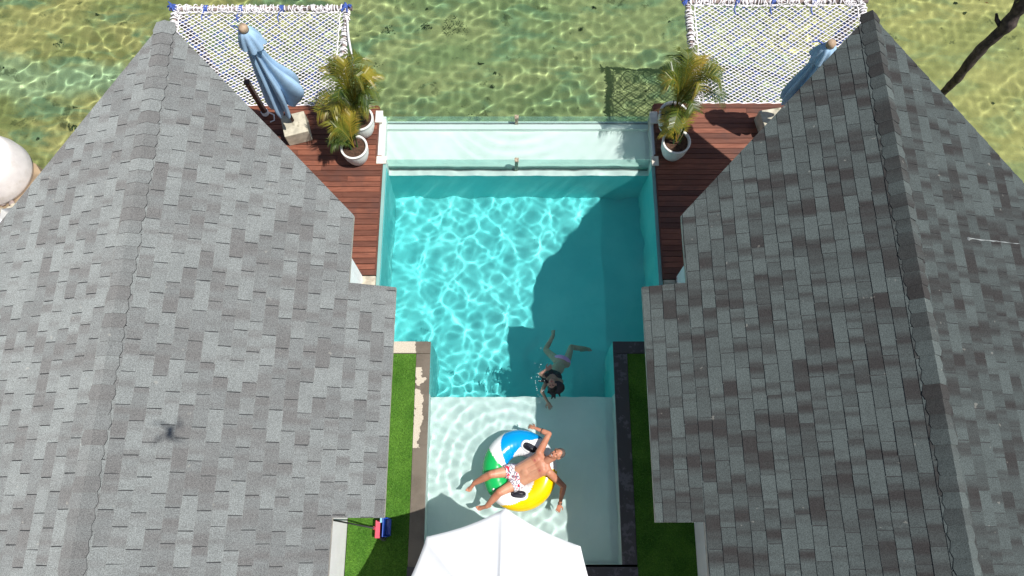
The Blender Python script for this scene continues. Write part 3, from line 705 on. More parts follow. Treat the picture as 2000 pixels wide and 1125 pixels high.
palm(3.09, 6.93, .26, .5, 'small bright green palm in a smooth white pot on the right deck', 6, .3, .6, 6, False, .65, (-.05, .12), (60, 200))
palm(3.07, 7.5, .27, .52, 'tall yellowing palm in a smooth white pot at the far right deck edge', 15, .7, 1.6, 15, False, 1.1, (.12, .1))

# ------------------------------------------------------------------ big white parasol over the near end of the pool
def white_parasol():
    cx, cy, zr, za, Rr = -.18, -1.22, 2.2, 2.78, 1.5
    t = empty('open_parasol', (cx, cy, .1)); tag(t, 'big open white canvas parasol at the near end of the pool', 'parasol')
    a0 = R(86.6); mb = MB(); nr_, na = 26, 16; n = 8 * na; vs = []
    for i in range(nr_ + 1):
        f = i / nr_
        for j in range(n):
            k, u = divmod(j, na); u /= na; A = a0 + k * math.pi / 4; B = A + math.pi / 4
            x = (1 - u) * math.cos(A) + u * math.cos(B); y = (1 - u) * math.sin(A) + u * math.sin(B)
            edge = 1 - .03 * math.sin(math.pi * u) * f
            bel = math.sin(math.pi * u) ** .8
            z = za - (za - zr) * (f ** 1.08) - .045 * bel * f + .022 * math.exp(-(min(u, 1 - u) * 14) ** 2) * (f > .03)
            q = mnoise.noise(Vector((x * f * 3.2, y * f * 3.2, 4))) * .012 + mnoise.noise(Vector((x * f * 9, y * f * 2, 8))) * .005
            # two tucks beside the seam that points at the pool
            ang = math.atan2(y, x) - a0; w1 = math.exp(-((ang - .10 * (1 - f) - .055) / .035) ** 2); w2 = math.exp(-((ang + .02) / .03) ** 2)
            z += q - .03 * w1 * math.exp(-((f - .62) / .4) ** 2) + .018 * w2 * f
            vs.append((cx + Rr * f * x * edge, cy + Rr * f * y * edge, z))
    fs = [(i * n + j, (i + 1) * n + j, (i + 1) * n + (j + 1) % n, i * n + (j + 1) % n) for i in range(nr_) for j in range(n)]
    base = nr_ * n; vs2 = []
    for j in range(n): x, y, z = vs[base + j]; vs2.append((x, y, z - .05))
    off = len(vs); vs += vs2; fs += [(base + j, off + j, off + (j + 1) % n, base + (j + 1) % n) for j in range(n)]
    mb.raw(vs, fs); c = mb.build('canopy', M['canvas_white'], t, True)
    mb = MB()
    for k in range(8):
        A = a0 + k * math.pi / 4; mb = MB(); mb.tube([(cx, cy, za - .06), (cx + 1.47 * math.cos(A), cy + 1.47 * math.sin(A), zr - .03)], .012, 6); mb.build('rib', M['metal_w'], t)
    mb = MB(); mb.tube([(cx, cy, .12), (cx, cy, za + .05)], .03, 12); mb.build('pole', M['metal_w'], t, True)
    mb = MB(); mb.lathe([(.25, 0), (.25, .04), (.06, .07), (.05, .3), (0, .3)], (cx, cy, .101), 32); mb.build('base', M['metal_g'], t, True)
    mb = MB(); mb.lathe([(.05, 0), (.05, .03), (.0, .06)], (cx, cy, za), 16); mb.build('finial', M['metal_w'], t, True)
white_parasol()

# ------------------------------------------------------------------ broom, dustpan, tank, tree
t = empty('broom', (-2.2, .0, .1)); tag(t, 'pink broom with dark bristles lying against the left wall', 'broom')
mb = MB(); mb.tube([(-2.24, .015, .27), (-2.725, .135, 1.25)], .013, 8); mb.build('handle', M['metal_g'] if 0 else simple('black_handle', (.03, .03, .03), .5), t, True)
mb = MB(); d = Vector((.44, -.1, -.75)).normalized()
mb.obox((-2.2, .0, .235), (.0, .14, 0), (.035, 0, -.02), (.012, 0, .03)); mb.tube([(-2.25, .02, .29), (-2.205, .004, .22)], [.02, .032], 10)
mb.build('head', simple('pink_plastic', (.62, .06, .1), .4, .1), t, bevel=.01)
mb = MB()
for i in range(150):
    y = random.uniform(-.15, .14); q = random.uniform(-.02, .02); mb.tube([(-2.18 + q, y * .9, .21), (-2.11 + random.uniform(-.03, .05), y * 1.15 - .02, .098)], .0032, 3, cap=False)
mb.build('bristles', simple('grey_bristle', (.09, .085, .09), .7), t)
t = empty('dustpan', (-2.05, .15, .1)); tag(t, 'blue long box dustpan standing by the broom on the grass', 'dustpan')
mb = MB(); prof = [(-2.0, -.1), (-2.0, .33)]
# open box: back, floor, two cheeks, standing on edge
mb.box(-2.10, -2.085, -.12, .18, .095, .38); mb.box(-2.084, -2.02, -.12, -.105, .095, .35); mb.box(-2.084, -2.02, .165, .18, .095, .35); mb.box(-2.084, -2.0, -.103, .163, .095, .108)
mb.build('pan', simple('blue_plastic', (.01, .07, .42), .35, .15, 8), t, bevel=.005)
mb = MB(); mb.box(-2.128, -2.103, .1, .3, .3, .46); mb.tube([(-2.116, .26, .46), (-2.19, .32, .95)], .014, 8); mb.build('handle', simple('pale_blue_plastic', (.25, .5, .62), .4), t, bevel=.004)
# round white tank on the shore
t = empty('round_tank', (-9.93, 6.5, .03)); tag(t, 'big round white concrete tank on the brown shore at the far left', 'tank')
mb = MB(); mb.lathe([(.68, 0), (.70, .1), (.685, .3), (.62, .52), (.60, .58), (.57, .62), (.50, .63)], (-9.93, 6.5, .03), 64); mb.build('wall', M['whitepier'] if 0 else simple('white_concrete', (.72, .68, .66), .85, .07, 4, dirt=((.5, .44, .38), .5)), t, True)
mb = MB(); mb.lathe([(.51, .0), (.50, .04), (.46, .055), (.0, .06)], (-9.93, 6.5, .645), 48); mb.build('lid', M['plaster'], t, True)
# pebbles by the shore
for i in range(16):
    x, y, r = random.uniform(-9.75, -9.3), random.uniform(5.45, 5.95), random.uniform(.03, .075)
    if random.random() < .15: x, y = -9.0 - random.random() * .3, 5.9 + random.random() * .7
    bm = bmesh.new(); bmesh.ops.create_icosphere(bm, subdivisions=2, radius=r)
    for v in bm.verts: v.co *= 1 + .25 * mnoise.noise(v.co * 14 + Vector((i, 0, 0))); v.co.z *= .6; v.co += Vector((x, y, .04 + r * .4))
    me = bpy.data.meshes.new('stone'); bm.to_mesh(me); bm.free()
    o = link('stone', me, random.choice([M['stone'], M['concrete'], M['whitepier'], M['wood_frame']]), None, True); tag(o, 'small loose stone in the heap beside the white tank', 'stone', 'stones heaped beside the white tank')
# bare tree at the right
t = empty('bare_tree', (10.14, 9.76, BED)); tag(t, 'dark bare tree trunk rising from the sea beyond the right roof', 'tree')
mb = MB(); P_ = [(10.14, 9.76, BED), (10.16, 9.78, SEA), (10.19, 9.8, -1.7), (10.14, 9.83, -1.2), (10.16, 9.88, -.6), (10.25, 9.92, 0), (10.22, 10.0, .6), (10.3, 10.1, 1.5)]
pp = []; rr = []
for i in range(len(P_) - 1):
    for j in range(5):
        f = j / 5; p = Vector(P_[i]).lerp(Vector(P_[i + 1]), f); pp.append(p + Vector((mnoise.noise(p * 3), mnoise.noise(p * 3 + Vector((5, 5, 5))), 0)) * .03); rr.append((.075 + .011 * (i + f)) * (1 + .3 * mnoise.noise(p * 4)))
mb.tube(pp, rr, 14); mb.build('trunk', M['bark'], t, True)
for (a, b, c, r0) in (((10.22, 9.92, -.05), (10.05, 10.05, .08), (9.98, 10.1, .2), .055), ((10.22, 10.0, .55), (10.1, 10.3, .8), (9.9, 10.5, 1.1), .05), ((10.24, 10.02, .7), (10.5, 10.2, .9), (10.8, 10.1, 1.3), .045)):
    mb = MB(); mb.tube([a, b, c], [r0, r0 * .8, r0 * .45], 9); mb.build('branch', M['bark'], t, True)
mb = MB()
for i in range(420):
    c = Vector((10.05, 10.45, 1.0)) + Vector((random.gauss(0, .45), random.gauss(0, .2), random.gauss(0, .25))); a = Vector((random.gauss(0, 1), random.gauss(0, 1), random.gauss(0, .5))).normalized() * .05; b = a.cross(Vector((random.gauss(0, 1), random.gauss(0, 1), 1))).normalized() * .02
    mb.face([c - a, c + b, c + a, c - b], 0, random.random())
mb.build('leaves', leaf_mat('tree_leaf', (.04, .06, .02), (.09, .1, .03), (.2, .12, .04)), t)

# ------------------------------------------------------------------ swim ring
RM, RT, RZ = .425, .205, .135
def ring():
    t = empty('swim_ring', (RC[0], RC[1], 0)); tag(t, 'inflatable ring striped blue, green, yellow and white under the man', 'swim ring')
    cols = [simple('ring_white', (.82, .82, .82), .25, .02), simple('ring_blue', (.0, .30, .72), .22, .04), simple('ring_green', (.01, .42, .10), .22, .04), simple('ring_yellow', (.85, .55, .0), .22, .04)]
    mb = MB(); n, k = 180, 60; vs = []; sy = 1.07
    def pt(a, b, rt=RT): return (RC[0] + (RM + rt * math.cos(b)) * math.cos(a), RC[1] + (RM + rt * math.cos(b)) * math.sin(a) * sy, RZ + rt * .95 * math.sin(b) + .02 * math.cos(a * 2))
    for i in range(n):
        for j in range(k): vs.append(pt(6.28318 * i / n, 6.28318 * j / k, RT * (1 + .012 * math.sin(6.28318 * i / n * 36) * max(0, -math.cos(6.28318 * j / k)))))
    fs = []; mi = []
    def band(A, b):
        # b: 0 outer side, 90 top, 180 inner side
        bb = b if b <= 270 else b - 360; q = (bb - 5) / 150.      # 0 outer ... 1 inner
        q = min(1, max(0, q)); A %= 360
        for (a1, a2, c, i1, i2) in ((58, 92, 1, 100, 152), (146, 218, 2, 182, 236), (236, 356, 3, 352, 368)):
            # outer limits a1..a2, inner limits i1..i2 (wedge leaning round the ring)
            lo = a1 + (i1 - a1) * q ** 1.6; hi = a2 + (i2 - a2) * q ** (1.0 if c != 3 else .9)
            if c == 1: lo = 50 + (118 - 50) * q ** 1.8; hi = 108 + 52 * q
            if lo <= A <= hi or lo <= A + 360 <= hi: return c
        return 0
    for i in range(n):
        for j in range(k):
            fs.append((i * k + j, ((i + 1) % n) * k + j, ((i + 1) % n) * k + (j + 1) % k, i * k + (j + 1) % k)); mi.append(band((i + .5) * 360 / n, (j + .5) * 360 / k))
    mb.v = vs; mb.f = fs; mb.mi = mi; mb.t = [0] * len(fs); mb.uv = [(0, 0)] * (4 * len(fs))
    mb.build('tube', cols, t, True)
    blk = simple('black_plastic', (.012, .012, .02), .3)
    for (a, twist) in ((R(62), .0), (R(266), .0)):
        hm = MB(); hw = MB(); c = Vector(pt(a, R(104), RT + .004)); N_ = (c - Vector(pt(a, R(104), 0))).normalized(); T_ = Vector((-math.sin(a), math.cos(a), 0)); T_ = (T_ - N_ * T_.dot(N_)).normalized(); B_ = N_.cross(T_)
        def disc(m_, ra, rb, h0, h1, pw):
            k = 28; vs = []
            for (s_, h) in ((1, 0), (1, h0), (.8, h1), (0, h1 + .002)):
                for q in range(k):
                    ca, sa = math.cos(6.283 * q / k), math.sin(6.283 * q / k); ca = math.copysign(abs(ca) ** pw, ca); sa = math.copysign(abs(sa) ** pw, sa)
                    ofs = -((ra * ca * s_) ** 2) / (2 * (RM + .05)) * .0 - ((rb * sa * s_) ** 2) / (2 * RT)
                    vs.append(c + T_ * ra * ca * s_ + B_ * rb * sa * s_ + N_ * (h + ofs))
            m_.raw(vs, [(i * k + q, i * k + (q + 1) % k, (i + 1) * k + (q + 1) % k, (i + 1) * k + q) for i in range(3) for q in range(k)])
        disc(hw, .165, .10, .004, .006, .75); disc(hm, .125, .062, .012, .016, .7)
        pat = hw.build('patch', cols[0], t, True); hh = hm.build('handle', blk, t, True)
        g_ = MB(); g_.tube([c + T_ * u * .1 + N_ * (.012 + .028 * (1 - u * u)) for u in [-1, -.6, -.2, .2, .6, 1]], .013, 8); g_.build('grip', blk, hh, True)
    v = MB(); v.lathe([(.02, 0), (.02, .01), (.012, .014), (.0, .014)], pt(R(215), R(60)), 12); v.build('valve', cols[0], t, True)
ring()

# ------------------------------------------------------------------ people
def V(*a): return Vector(a)
def cone(bm, a, b, ra, rb, n=14):
    a, b = Vector(a), Vector(b); d = b - a; L = d.length; q = d.to_track_quat('Z', 'Y') if L > 1e-6 else Matrix.Identity(3).to_quaternion()
    rings = []; prof = [(-.97, .22), (-.7, .71), (-.38, .92), (0, 1)]
    P = [(ra * z, ra * r) for z, r in prof] + [(L * .5, (ra + rb) / 2)] + [(L - rb * z, rb * r) for z, r in reversed(prof)]
    for z, r in P: rings.append([bm.verts.new(a + q @ Vector((r * math.cos(6.2832 * j / n), r * math.sin(6.2832 * j / n), z))) for j in range(n)])
    for r0, r1 in zip(rings[:-1], rings[1:]):
        for j in range(n): bm.faces.new((r0[j], r0[(j + 1) % n], r1[(j + 1) % n], r1[j]))
    bm.faces.new(list(reversed(rings[0]))); bm.faces.new(rings[-1])
def ell(bm, c, axes):
    """axes: three vectors, the half axes"""
    mt = Matrix((axes[0], axes[1], axes[2])).transposed()
    r = bmesh.ops.create_icosphere(bm, subdivisions=3, radius=1)
    if mt.determinant() < 0: mt = Matrix((-axes[0], axes[1], axes[2])).transposed()
    for v in r['verts']: v.co = mt @ v.co + Vector(c)
def fuse(name, bm, mats, parent, voxel, smooth_it, pick=None):
    me = bpy.data.meshes.new(name); bm.to_mesh(me); bm.free(); o = bpy.data.objects.new(name, me); COL.objects.link(o)
    r = o.modifiers.new('r', 'REMESH'); r.mode = 'VOXEL'; r.voxel_size = voxel
    s = o.modifiers.new('s', 'SMOOTH'); s.iterations = smooth_it; s.factor = .5
    dg = bpy.context.evaluated_depsgraph_get(); dg.update(); ev = o.evaluated_get(dg); me2 = bpy.data.meshes.new_from_object(ev)
    bpy.data.objects.remove(o); me2.name = name
    o = link(name, me2, mats, parent, True)
    if pick:
        for p in me2.polygons: p.material_index = pick(p.center)
    return o
def frame(up, fwd):
    up = Vector(up).normalized(); fwd = Vector(fwd); fwd = (fwd - up * fwd.dot(up)).normalized(); return up, fwd, up.cross(fwd)
def head(bm, c, up, fwd, s=1.):
    u, f, r = frame(up, fwd); c = Vector(c)
    ell(bm, c + u * .025 * s - f * .012 * s, (r * .076 * s, f * .096 * s, u * .098 * s))            # skull
    ell(bm, c - u * .042 * s + f * .026 * s, (r * .06 * s, f * .06 * s, u * .072 * s))            # jaw and face
    cone(bm, c + f * .082 * s + u * .012 * s, c + f * .106 * s - u * .024 * s, .009 * s, .0155 * s)         # nose
    for q in (-1, 1):
        ell(bm, c + f * .076 * s + u * .028 * s + r * q * .03 * s, (r * .024 * s, f * .012 * s, u * .008 * s))  # brow
        ell(bm, c + f * .060 * s - u * .022 * s + r * q * .036 * s, (r * .022 * s, f * .02 * s, u * .02 * s))   # cheek
        ell(bm, c + r * q * .078 * s - f * .01 * s, (r * .012 * s, f * .02 * s, u * .032 * s))                # ear
    ell(bm, c + f * .083 * s - u * .055 * s, (r * .026 * s, f * .01 * s, u * .008 * s))           # lips
    ell(bm, c + f * .082 * s - u * .066 * s, (r * .022 * s, f * .01 * s, u * .008 * s))
    ell(bm, c + f * .066 * s - u * .096 * s, (r * .022 * s, f * .02 * s, u * .018 * s))           # chin
    return u, f, r
def hand(bm, w, d, pn, thumb, curl=.25, s=1.):
    """w wrist, d hand direction, pn palm normal (fingers curl towards it), thumb side sign"""
    d = Vector(d).normalized(); pn = Vector(pn); pn = (pn - d * pn.dot(d)).normalized(); sd = d.cross(pn) * thumb; w = Vector(w)
    pc = w + d * .048 * s; ell(bm, pc, (sd * .041 * s, pn * .017 * s, d * .052 * s)); cone(bm, w - d * .02, w + d * .03 * s, .026 * s, .024 * s)
    for i, (o_, L) in enumerate(((.033, .072), (.0115, .082), (-.0105, .076), (-.031, .06))):
        p = w + (d * (.088 - .004 * abs(i - 1.2)) + sd * o_) * s; dr = (d + sd * (o_ * 3.6)).normalized(); a = curl * (1 + .15 * i); l = L * s
        for j, fr in enumerate((.45, .3, .25)):
            dr = (dr * math.cos(a) + pn * math.sin(a)).normalized(); q = p + dr * l * fr; cone(bm, p, q, (.0098 - .0011 * j) * s, (.009 - .0011 * j) * s, 10); p = q
    p = w + (d * .025 + sd * .03) * s
    for dr, l, r0, r1 in (((d * .6 + sd * .8 + pn * .2), .036, .0135, .012), ((d * .85 + sd * .45 + pn * .35), .03, .0115, .010), ((d + sd * .15 + pn * .35), .024, .010, .008)):
        q = p + dr.normalized() * l * s; cone(bm, p, q, r0 * s, r1 * s, 10); p = q
def foot(bm, an, d, up, s=1.):
    d = Vector(d).normalized(); up = Vector(up); up = (up - d * up.dot(d)).normalized(); sd = d.cross(up); an = Vector(an)
    heel = an - up * .055 * s - d * .045 * s; ball = an - up * .07 * s + d * .12 * s
    cone(bm, an, heel, .037 * s, .032 * s); cone(bm, heel, ball, .032 * s, .036 * s); cone(bm, an, ball + up * .01, .036 * s, .026 * s); cone(bm, ball - sd * .018 * s, ball + sd * .018 * s, .026 * s, .024 * s)
    for i, (o_, L, r_) in enumerate(((.03, .062, .0145), (.0115, .058, .0105), (-.003, .053, .0098), (-.017, .046, .0092), (-.030, .038, .0088))):
        p = ball + sd * o_ * s; cone(bm, p, p + (d * L + up * .004) * s, r_ * 1.05 * s, r_ * s, 10)
def skin(name, a, b, red):
    n = NT(name); p = n.pos(); c = n.mix(n.ramp(n.noise(p, 6, 4), .35, .65), a, b); c = n.mix(n.math('MULTIPLY', n.ramp(n.noise(p, 14, 3), .45, .75), .3), c, red)
    n.bump(n.noise(p, 180, 2), .15, .002); n.b.inputs['Subsurface Weight'].default_value = .08; n.b.inputs['Subsurface Radius'].default_value = (.02, .008, .004)
    return n.fin(c, .45, .4)
SK = skin('tanned_skin', (.50, .24, .145), (.58, .30, .19), (.55, .17, .11)); SKD = skin('reddish_limbs', (.46, .19, .11), (.52, .24, .15), (.5, .13, .09))
LIP = simple('lips', (.42, .12, .1), .4); EYE = simple('eye_dark', (.03, .02, .015), .2); TEETH = simple('teeth', (.8, .78, .72), .3)
HAIRG = simple('cropped_grey_hair', (.09, .07, .06), .8, .4, 60); HAIRB = simple('long_black_hair', (.012, .01, .012), .35, .4, 30)

def man():
    t = empty('person', (.1, .85, .2)); tag(t, 'man in red and white shorts lying back smiling on the swim ring', 'person')
    bm = bmesh.new()
    hip = V(.10, .84, .27); up_dir = V(.49, .24, .24).normalized(); side = V(-.42, .86, 0).normalized()      # side: towards his right arm (up in the picture)
    nrm = side.cross(up_dir).normalized()
    if nrm.z < 0: nrm = -nrm
    hipR, hipL = hip + side * .105 - V(0.03, 0, 0), hip - side * .105 - V(0.03, 0, 0)
    wst = hip + up_dir * .17; rib = hip + up_dir * .32; che = hip + up_dir * .45; shR, shL = che + side * .175 + up_dir * .07, che - side * .175 + up_dir * .07
    ell(bm, hip, (side * .175, nrm * .12, up_dir * .15)); ell(bm, wst, (side * .18, nrm * .13, up_dir * .17)); ell(bm, wst + nrm * .03, (side * .12, nrm * .105, up_dir * .13)); ell(bm, rib, (side * .19, nrm * .115, up_dir * .17)); ell(bm, che, (side * .205, nrm * .115, up_dir * .13))
    for s_ in (1, -1): ell(bm, che + side * .083 * s_ + nrm * .07 - up_dir * .005, (side * .085, nrm * .045, up_dir * .072)); cone(bm, che + up_dir * .09, che + side * .16 * s_ + up_dir * .07, .06, .062)
    for q in (-.075, 0, .075): cone(bm, hip + side * q + up_dir * .05 + nrm * .012, che + side * q * 1.15 + nrm * .01, .112, .108)
    neck0 = che + up_dir * .10; hc = V(.735, 1.165, .67)
    cone(bm, neck0, hc - V(.04, .03, .05), .07, .062); ell(bm, neck0, (side * .12, nrm * .06, up_dir * .06))
    u, f, r = head(bm, hc, (.70, .22, .32), (-.42, -.02, 1), 1.04)
    # right arm over the top of the ring (up in the picture)
    elR, wrR = V(.62, 1.52, .40), V(.39, 1.62, .37)
    ell(bm, shR, (side * .068, nrm * .065, up_dir * .065)); cone(bm, shR, shR.lerp(elR, .5), .066, .058); cone(bm, shR.lerp(elR, .4), elR, .058, .046); cone(bm, elR, elR.lerp(wrR, .4), .048, .046); cone(bm, elR.lerp(wrR, .35), wrR, .04, .027)
    hand(bm, wrR, wrR - elR + V(-.02, -.0, -.06), (.1, -.5, -1), -1, .35)
    # left arm trailing in the water (down in the picture)
    elL, wrL = V(.86, .68, .22), V(.80, .40, .09)
    ell(bm, shL, (side * .07, nrm * .068, up_dir * .068)); cone(bm, shL, shL.lerp(elL, .5), .068, .06); cone(bm, shL.lerp(elL, .4), elL, .06, .047); cone(bm, elL, elL.lerp(wrL, .4), .049, .047); cone(bm, elL.lerp(wrL, .35), wrL, .041, .027)
    hand(bm, wrL, V(-.12, -.4, -.12), (-.2, .0, -1), 1, .22)
    # legs
    for (h0, kn, an, tdir) in ((hipR, V(-.35, .86, .40), V(-.63, .73, .22), V(-.55, -.62, -.1)), (hipL, V(-.21, .57, .40), V(-.42, .36, .21), V(-.9, -.2, -.12))):
        cone(bm, h0, h0.lerp(kn, .45), .104, .092); cone(bm, h0.lerp(kn, .4), kn, .092, .066); ell(bm, kn + V(0, 0, .008), (V(.064, 0, 0), V(0, .064, 0), V(0, 0, .06)))
        c1 = kn.lerp(an, .33); cone(bm, kn, c1, .064, .065); cone(bm, c1, an, .065, .041); ell(bm, c1 - V(0, 0, .012), (V(.063, 0, 0), V(0, .058, 0), V(0, 0, .055)))
        foot(bm, an, tdir, V(.0, .0, 1), 1.0)
    eyes = [hc + f * .078 * 1.04 + u * .014 * 1.04 + r * q * .03 * 1.04 for q in (-1, 1)]; lipc = hc + f * .086 - u * .062
    brow = [hc + f * .08 + u * .031 * 1.04 + r * q * .031 * 1.04 for q in (-1, 1)]; nip = [che + side * .09 * s_ + nrm * .115 - up_dir * .02 for s_ in (1, -1)]
    def pick(c):
        d = c - lipc
        if abs(d.dot(u)) < .0055 and abs(d.dot(r)) < .026 and d.dot(f) > -.02: return 4
        if abs(d.dot(u)) < .013 and abs(d.dot(r)) < .032 and d.dot(f) > -.02: return 2
        for e in eyes:
            q = c - e
            if abs(q.dot(u)) < .0045 and abs(q.dot(r)) < .013 and abs(q.dot(f)) < .03: return 3
        for e in nip:
            if (c - e).length < .02: return 2
        return 0 if (c - hip).length < .42 else 1
    fuse('body', bm, [SK, SKD, LIP, EYE, TEETH], t, .0062, 3, pick)
    # cropped hair round the back of the skull
    bm = bmesh.new(); ell(bm, hc + u * .040 - f * .022, (r * .083, f * .098, u * .094)); o = fuse('cropped_hair', bm, [HAIRG], t, .006, 2)
    # shorts
    bm = bmesh.new(); ell(bm, hip + up_dir * .02, (side * .19, nrm * .138, up_dir * .115)); ell(bm, hip - up_dir * .07, (side * .18, nrm * .13, up_dir * .12))
    for (h0, kn) in ((hipR, V(-.35, .86, .40)), (hipL, V(-.21, .57, .40))):
        a = h0.lerp(kn, .03); b = h0.lerp(kn, .36); cone(bm, a, b, .120, .116); 
    # flat hems: cut the rounded ends
    for (h0, kn) in ((hipR, V(-.35, .86, .40)), (hipL, V(-.21, .57, .40))):
        d = (kn - h0).normalized(); pc = h0.lerp(kn, .42)
        for v in bm.verts:
            q = (v.co - pc).dot(d)
            if q > 0 and (v.co - pc).length < .14: v.co -= d * q
    n = NT('printed_shorts'); p = n.pos(); vo = n.n.new('ShaderNodeTexVoronoi'); vo.feature = 'DISTANCE_TO_EDGE'; n.t.links.new(n.pos((1, 1, .5)), vo.inputs['Vector']); vo.inputs['Scale'].default_value = 17
    c = n.mix(n.ramp(vo.outputs[0], .05, .12), (.12, .1, .16), (.74, .72, .74)); c = n.mix(n.ramp(n.noise(p, 13, 2, .5, 1.5), .57, .6), c, (.62, .03, .06)); c = n.mix(n.ramp(n.noise(n.pos(loc=(3, 3, 3)), 26, 2), .56, .6), c, (.72, .71, .74))
    fuse('shorts', bm, [n.fin(c, .8, .2)], t, .007, 2)
    # bracelets
    bl = simple('dark_bead', (.04, .025, .02), .4)
    for (w_, d_, k0) in ((wrL, (wrL - elL).normalized(), .0), (wrL, (wrL - elL).normalized(), -.022), (V(.50, 1.57, .385), (wrR - elR).normalized(), 0)):
        mb = MB(); a = d_.cross(V(0, 0, 1)).normalized(); b = a.cross(d_); cc = w_ + d_ * k0; r0 = .0325 if w_ is wrL else .049
        mb.tube([cc + (a * math.cos(q) + b * math.sin(q)) * r0 for q in [j * .5236 for j in range(13)]], .0055, 6); mb.build('bracelet', bl, t, True)
man()

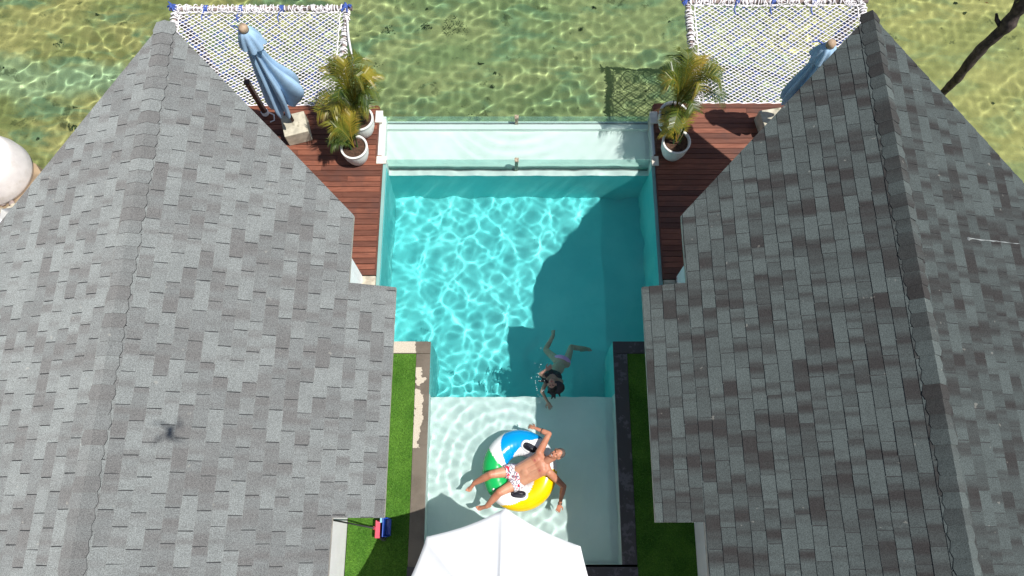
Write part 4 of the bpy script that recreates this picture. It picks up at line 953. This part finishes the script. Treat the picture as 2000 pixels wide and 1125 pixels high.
def woman():
    t = empty('person', (.75, 2.6, 0)); tag(t, 'dark-haired woman swimming on her back in the deep pool, face up', 'person')
    bm = bmesh.new(); hc = V(.70, 2.42, .045)
    hip = V(.90, 2.90, -.36); che = V(.74, 2.60, -.13); ax = (che - hip).normalized(); side = V(-.88, .35, 0).normalized(); nrm = side.cross(ax).normalized()
    if nrm.z < 0: nrm = -nrm
    ell(bm, hip, (side * .16, nrm * .11, ax * .14)); ell(bm, hip.lerp(che, .5), (side * .12, nrm * .09, ax * .15)); ell(bm, che, (side * .15, nrm * .10, ax * .14)); cone(bm, hip, che, .09, .09)
    for s_ in (1, -1): ell(bm, che + side * .065 * s_ + nrm * .07, (side * .055, nrm * .05, ax * .055))
    shR, shL = che + side * .16 + ax * .06, che - side * .16 + ax * .06; cone(bm, shR, shL, .05, .05); cone(bm, che + ax * .08, hc - V(-.0, -.06, .03), .045, .045)
    u, f, r = head(bm, hc, (.0, -.9, -.12), (-.1, -.1, 1), .95)
    # one hand lifted over the chest, the other arm sculling past her head
    elR, wrR = V(.50, 2.63, -.05), V(.60, 2.68, .06); cone(bm, shR, elR, .042, .034); cone(bm, elR, wrR, .034, .023); hand(bm, wrR, (.45, .25, .18), (0, .3, -1), 1, .5, .95)
    elL, wrL = V(.53, 2.32, -.10), V(.63, 2.14, -.14); cone(bm, V(.62, 2.50, -.09), elL, .042, .035); cone(bm, elL, wrL, .035, .023); hand(bm, wrL, (.3, -.6, -.05), (.2, 0, -1), -1, .25, .95)
    for (h0, kn, an, td) in ((hip + side * .09, V(.62, 3.17, -.62), V(.78, 3.50, -.82), V(.1, .8, -.5)), (hip - side * .09, V(1.10, 3.22, -.60), V(1.38, 3.22, -.85), V(.8, .1, -.5))):
        cone(bm, h0, h0.lerp(kn, .5), .085, .07); cone(bm, h0.lerp(kn, .4), kn, .072, .05); cone(bm, kn, kn.lerp(an, .35), .05, .05); cone(bm, kn.lerp(an, .35), an, .05, .032); foot(bm, an, td, V(-td.z * .3, .2, 1), .9)
    eyes = [hc + f * .074 + u * .013 + r * q * .028 for q in (-1, 1)]; lipc = hc + f * .078 - u * .056
    brow = [hc + f * .076 + u * .03 + r * q * .029 for q in (-1, 1)]
    def pick(c):
        d = c - lipc
        if abs(d.dot(u)) < .010 and abs(d.dot(r)) < .024 and d.dot(f) > -.02: return 1
        for e in eyes:
            q = c - e
            if abs(q.dot(u)) < .0055 and abs(q.dot(r)) < .016 and abs(q.dot(f)) < .03: return 2
        return 0
    skw = skin('skin', (.47, .27, .2), (.55, .33, .25), (.52, .14, .12))
    fuse('body', bm, [skw, LIP, EYE], t, .0062, 3, pick)
    bm = bmesh.new(); ell(bm, hc + u * .045 - f * .02, (r * .082, f * .094, u * .085))
    rd = random.Random(4)
    for i in range(26):                                     # wet hair floating out to her left
        a = rd.uniform(-2.2, .6); L = rd.uniform(.07, .15) * (1.25 if -1.5 < a < .3 else .7); p = hc + u * .03 + V(math.cos(a) * .05, math.sin(a) * .05, -.04); pp = p; bend = rd.uniform(-.5, .5)
        for k in range(4):
            q = pp + V(math.cos(a + bend * k * .5), math.sin(a + bend * k * .5), -.05) * L / 4; cone(bm, pp, q, .042 - .007 * k, .037 - .008 * k, 8); pp = q
    ell(bm, hc + V(.10, -.04, -.05), (V(.135, 0, 0), V(0, .12, 0), V(0, 0, .04)))
    for (p_, q_) in ((V(.62, 2.47, .0), V(.5, 2.58, -.02)), (V(.6, 2.49, -.02), V(.47, 2.5, -.03))): cone(bm, p_, q_, .03, .012)
    fuse('long_hair', bm, [HAIRB], t, .009, 7)
    def wear(name, parts, m_):
        bm = bmesh.new()
        for c_, a_ in parts: ell(bm, c_, a_)
        fuse(name, bm, [m_], t, .007, 1)
    wear('black_top', [(che - ax * .01, (side * .16, nrm * .112, ax * .10)), (che + side * .065 + nrm * .072, (side * .062, nrm * .056, ax * .062)), (che - side * .065 + nrm * .072, (side * .062, nrm * .056, ax * .062)), (che + side * .1 + ax * .06, (side * .07, nrm * .09, ax * .05))], simple('black_fabric', (.015, .012, .015), .7))
    wear('pink_bikini_bottom', [(hip - ax * .02, (side * .176, nrm * .126, ax * .10))], simple('pink_fabric', (.9, .3, .62), .6))
woman()
# drops thrown up beside the swimmer
for i in range(26):
    if i < 20: x, y = .45 + random.gauss(0, .05), 2.45 + random.gauss(0, .22)
    else: x, y = random.uniform(.3, .9), random.uniform(2.1, 3.2)
    bm = bmesh.new(); bmesh.ops.create_icosphere(bm, subdivisions=1, radius=random.uniform(.004, .009))
    if i == 0: allm = MB()
    z_ = random.uniform(.015, .06); allm.raw([v.co + V(x, y, z_) for v in bm.verts], [tuple(v.index for v in f.verts) for f in bm.faces]); bm.free()
o = allm.build('water_drops', simple('foam_drop', (.85, .9, .9), .2, 0), smooth=True); tag(o, 'white drops of water splashed up beside the swimming woman', 'splash drops', kind='stuff')
# ------------------------------------------------------------------ the drone that takes the picture (its shadow lies on the left roof)
t = empty('camera_drone', (0, -.05, 13.12)); tag(t, 'small grey quadcopter hovering high above the pool', 'drone')
dg_ = simple('grey_plastic', (.25, .25, .26), .5)
mb = MB(); mb.box(-.04, .04, -.11, .04, 13.09, 13.15); mb.build('hull', dg_, t, bevel=.012)
for (sx, sy) in ((1, 1), (-1, 1), (1, -1), (-1, -1)):
    mb = MB(); mb.tube([(sx * .04, -.03 + sy * .06, 13.13), (sx * .125, -.03 + sy * .10, 13.14)], .011, 8); ar = mb.build('arm', dg_, t)
    mb = MB(); mb.tube([(sx * .125, -.03 + sy * .10, 13.125), (sx * .125, -.03 + sy * .10, 13.165)], .014, 10); mb.obox((sx * .125, -.03 + sy * .10, 13.168), ((.085) * math.cos(sx + sy), (.085) * math.sin(sx + sy), 0), (-.01 * math.sin(sx + sy), .01 * math.cos(sx + sy), 0), (0, 0, .001)); mb.build('propeller', dg_, ar)
for o in sc.objects:
    if o.type == 'MESH' and o.data.name.split('.')[0] in ('body', 'shorts', 'black_top', 'pink_bikini_bottom', 'long_hair', 'glass_panel', 'clamp_post', 'bottom_channel', 'corner_pier'):
        o.cycles.is_caustics_receiver = True
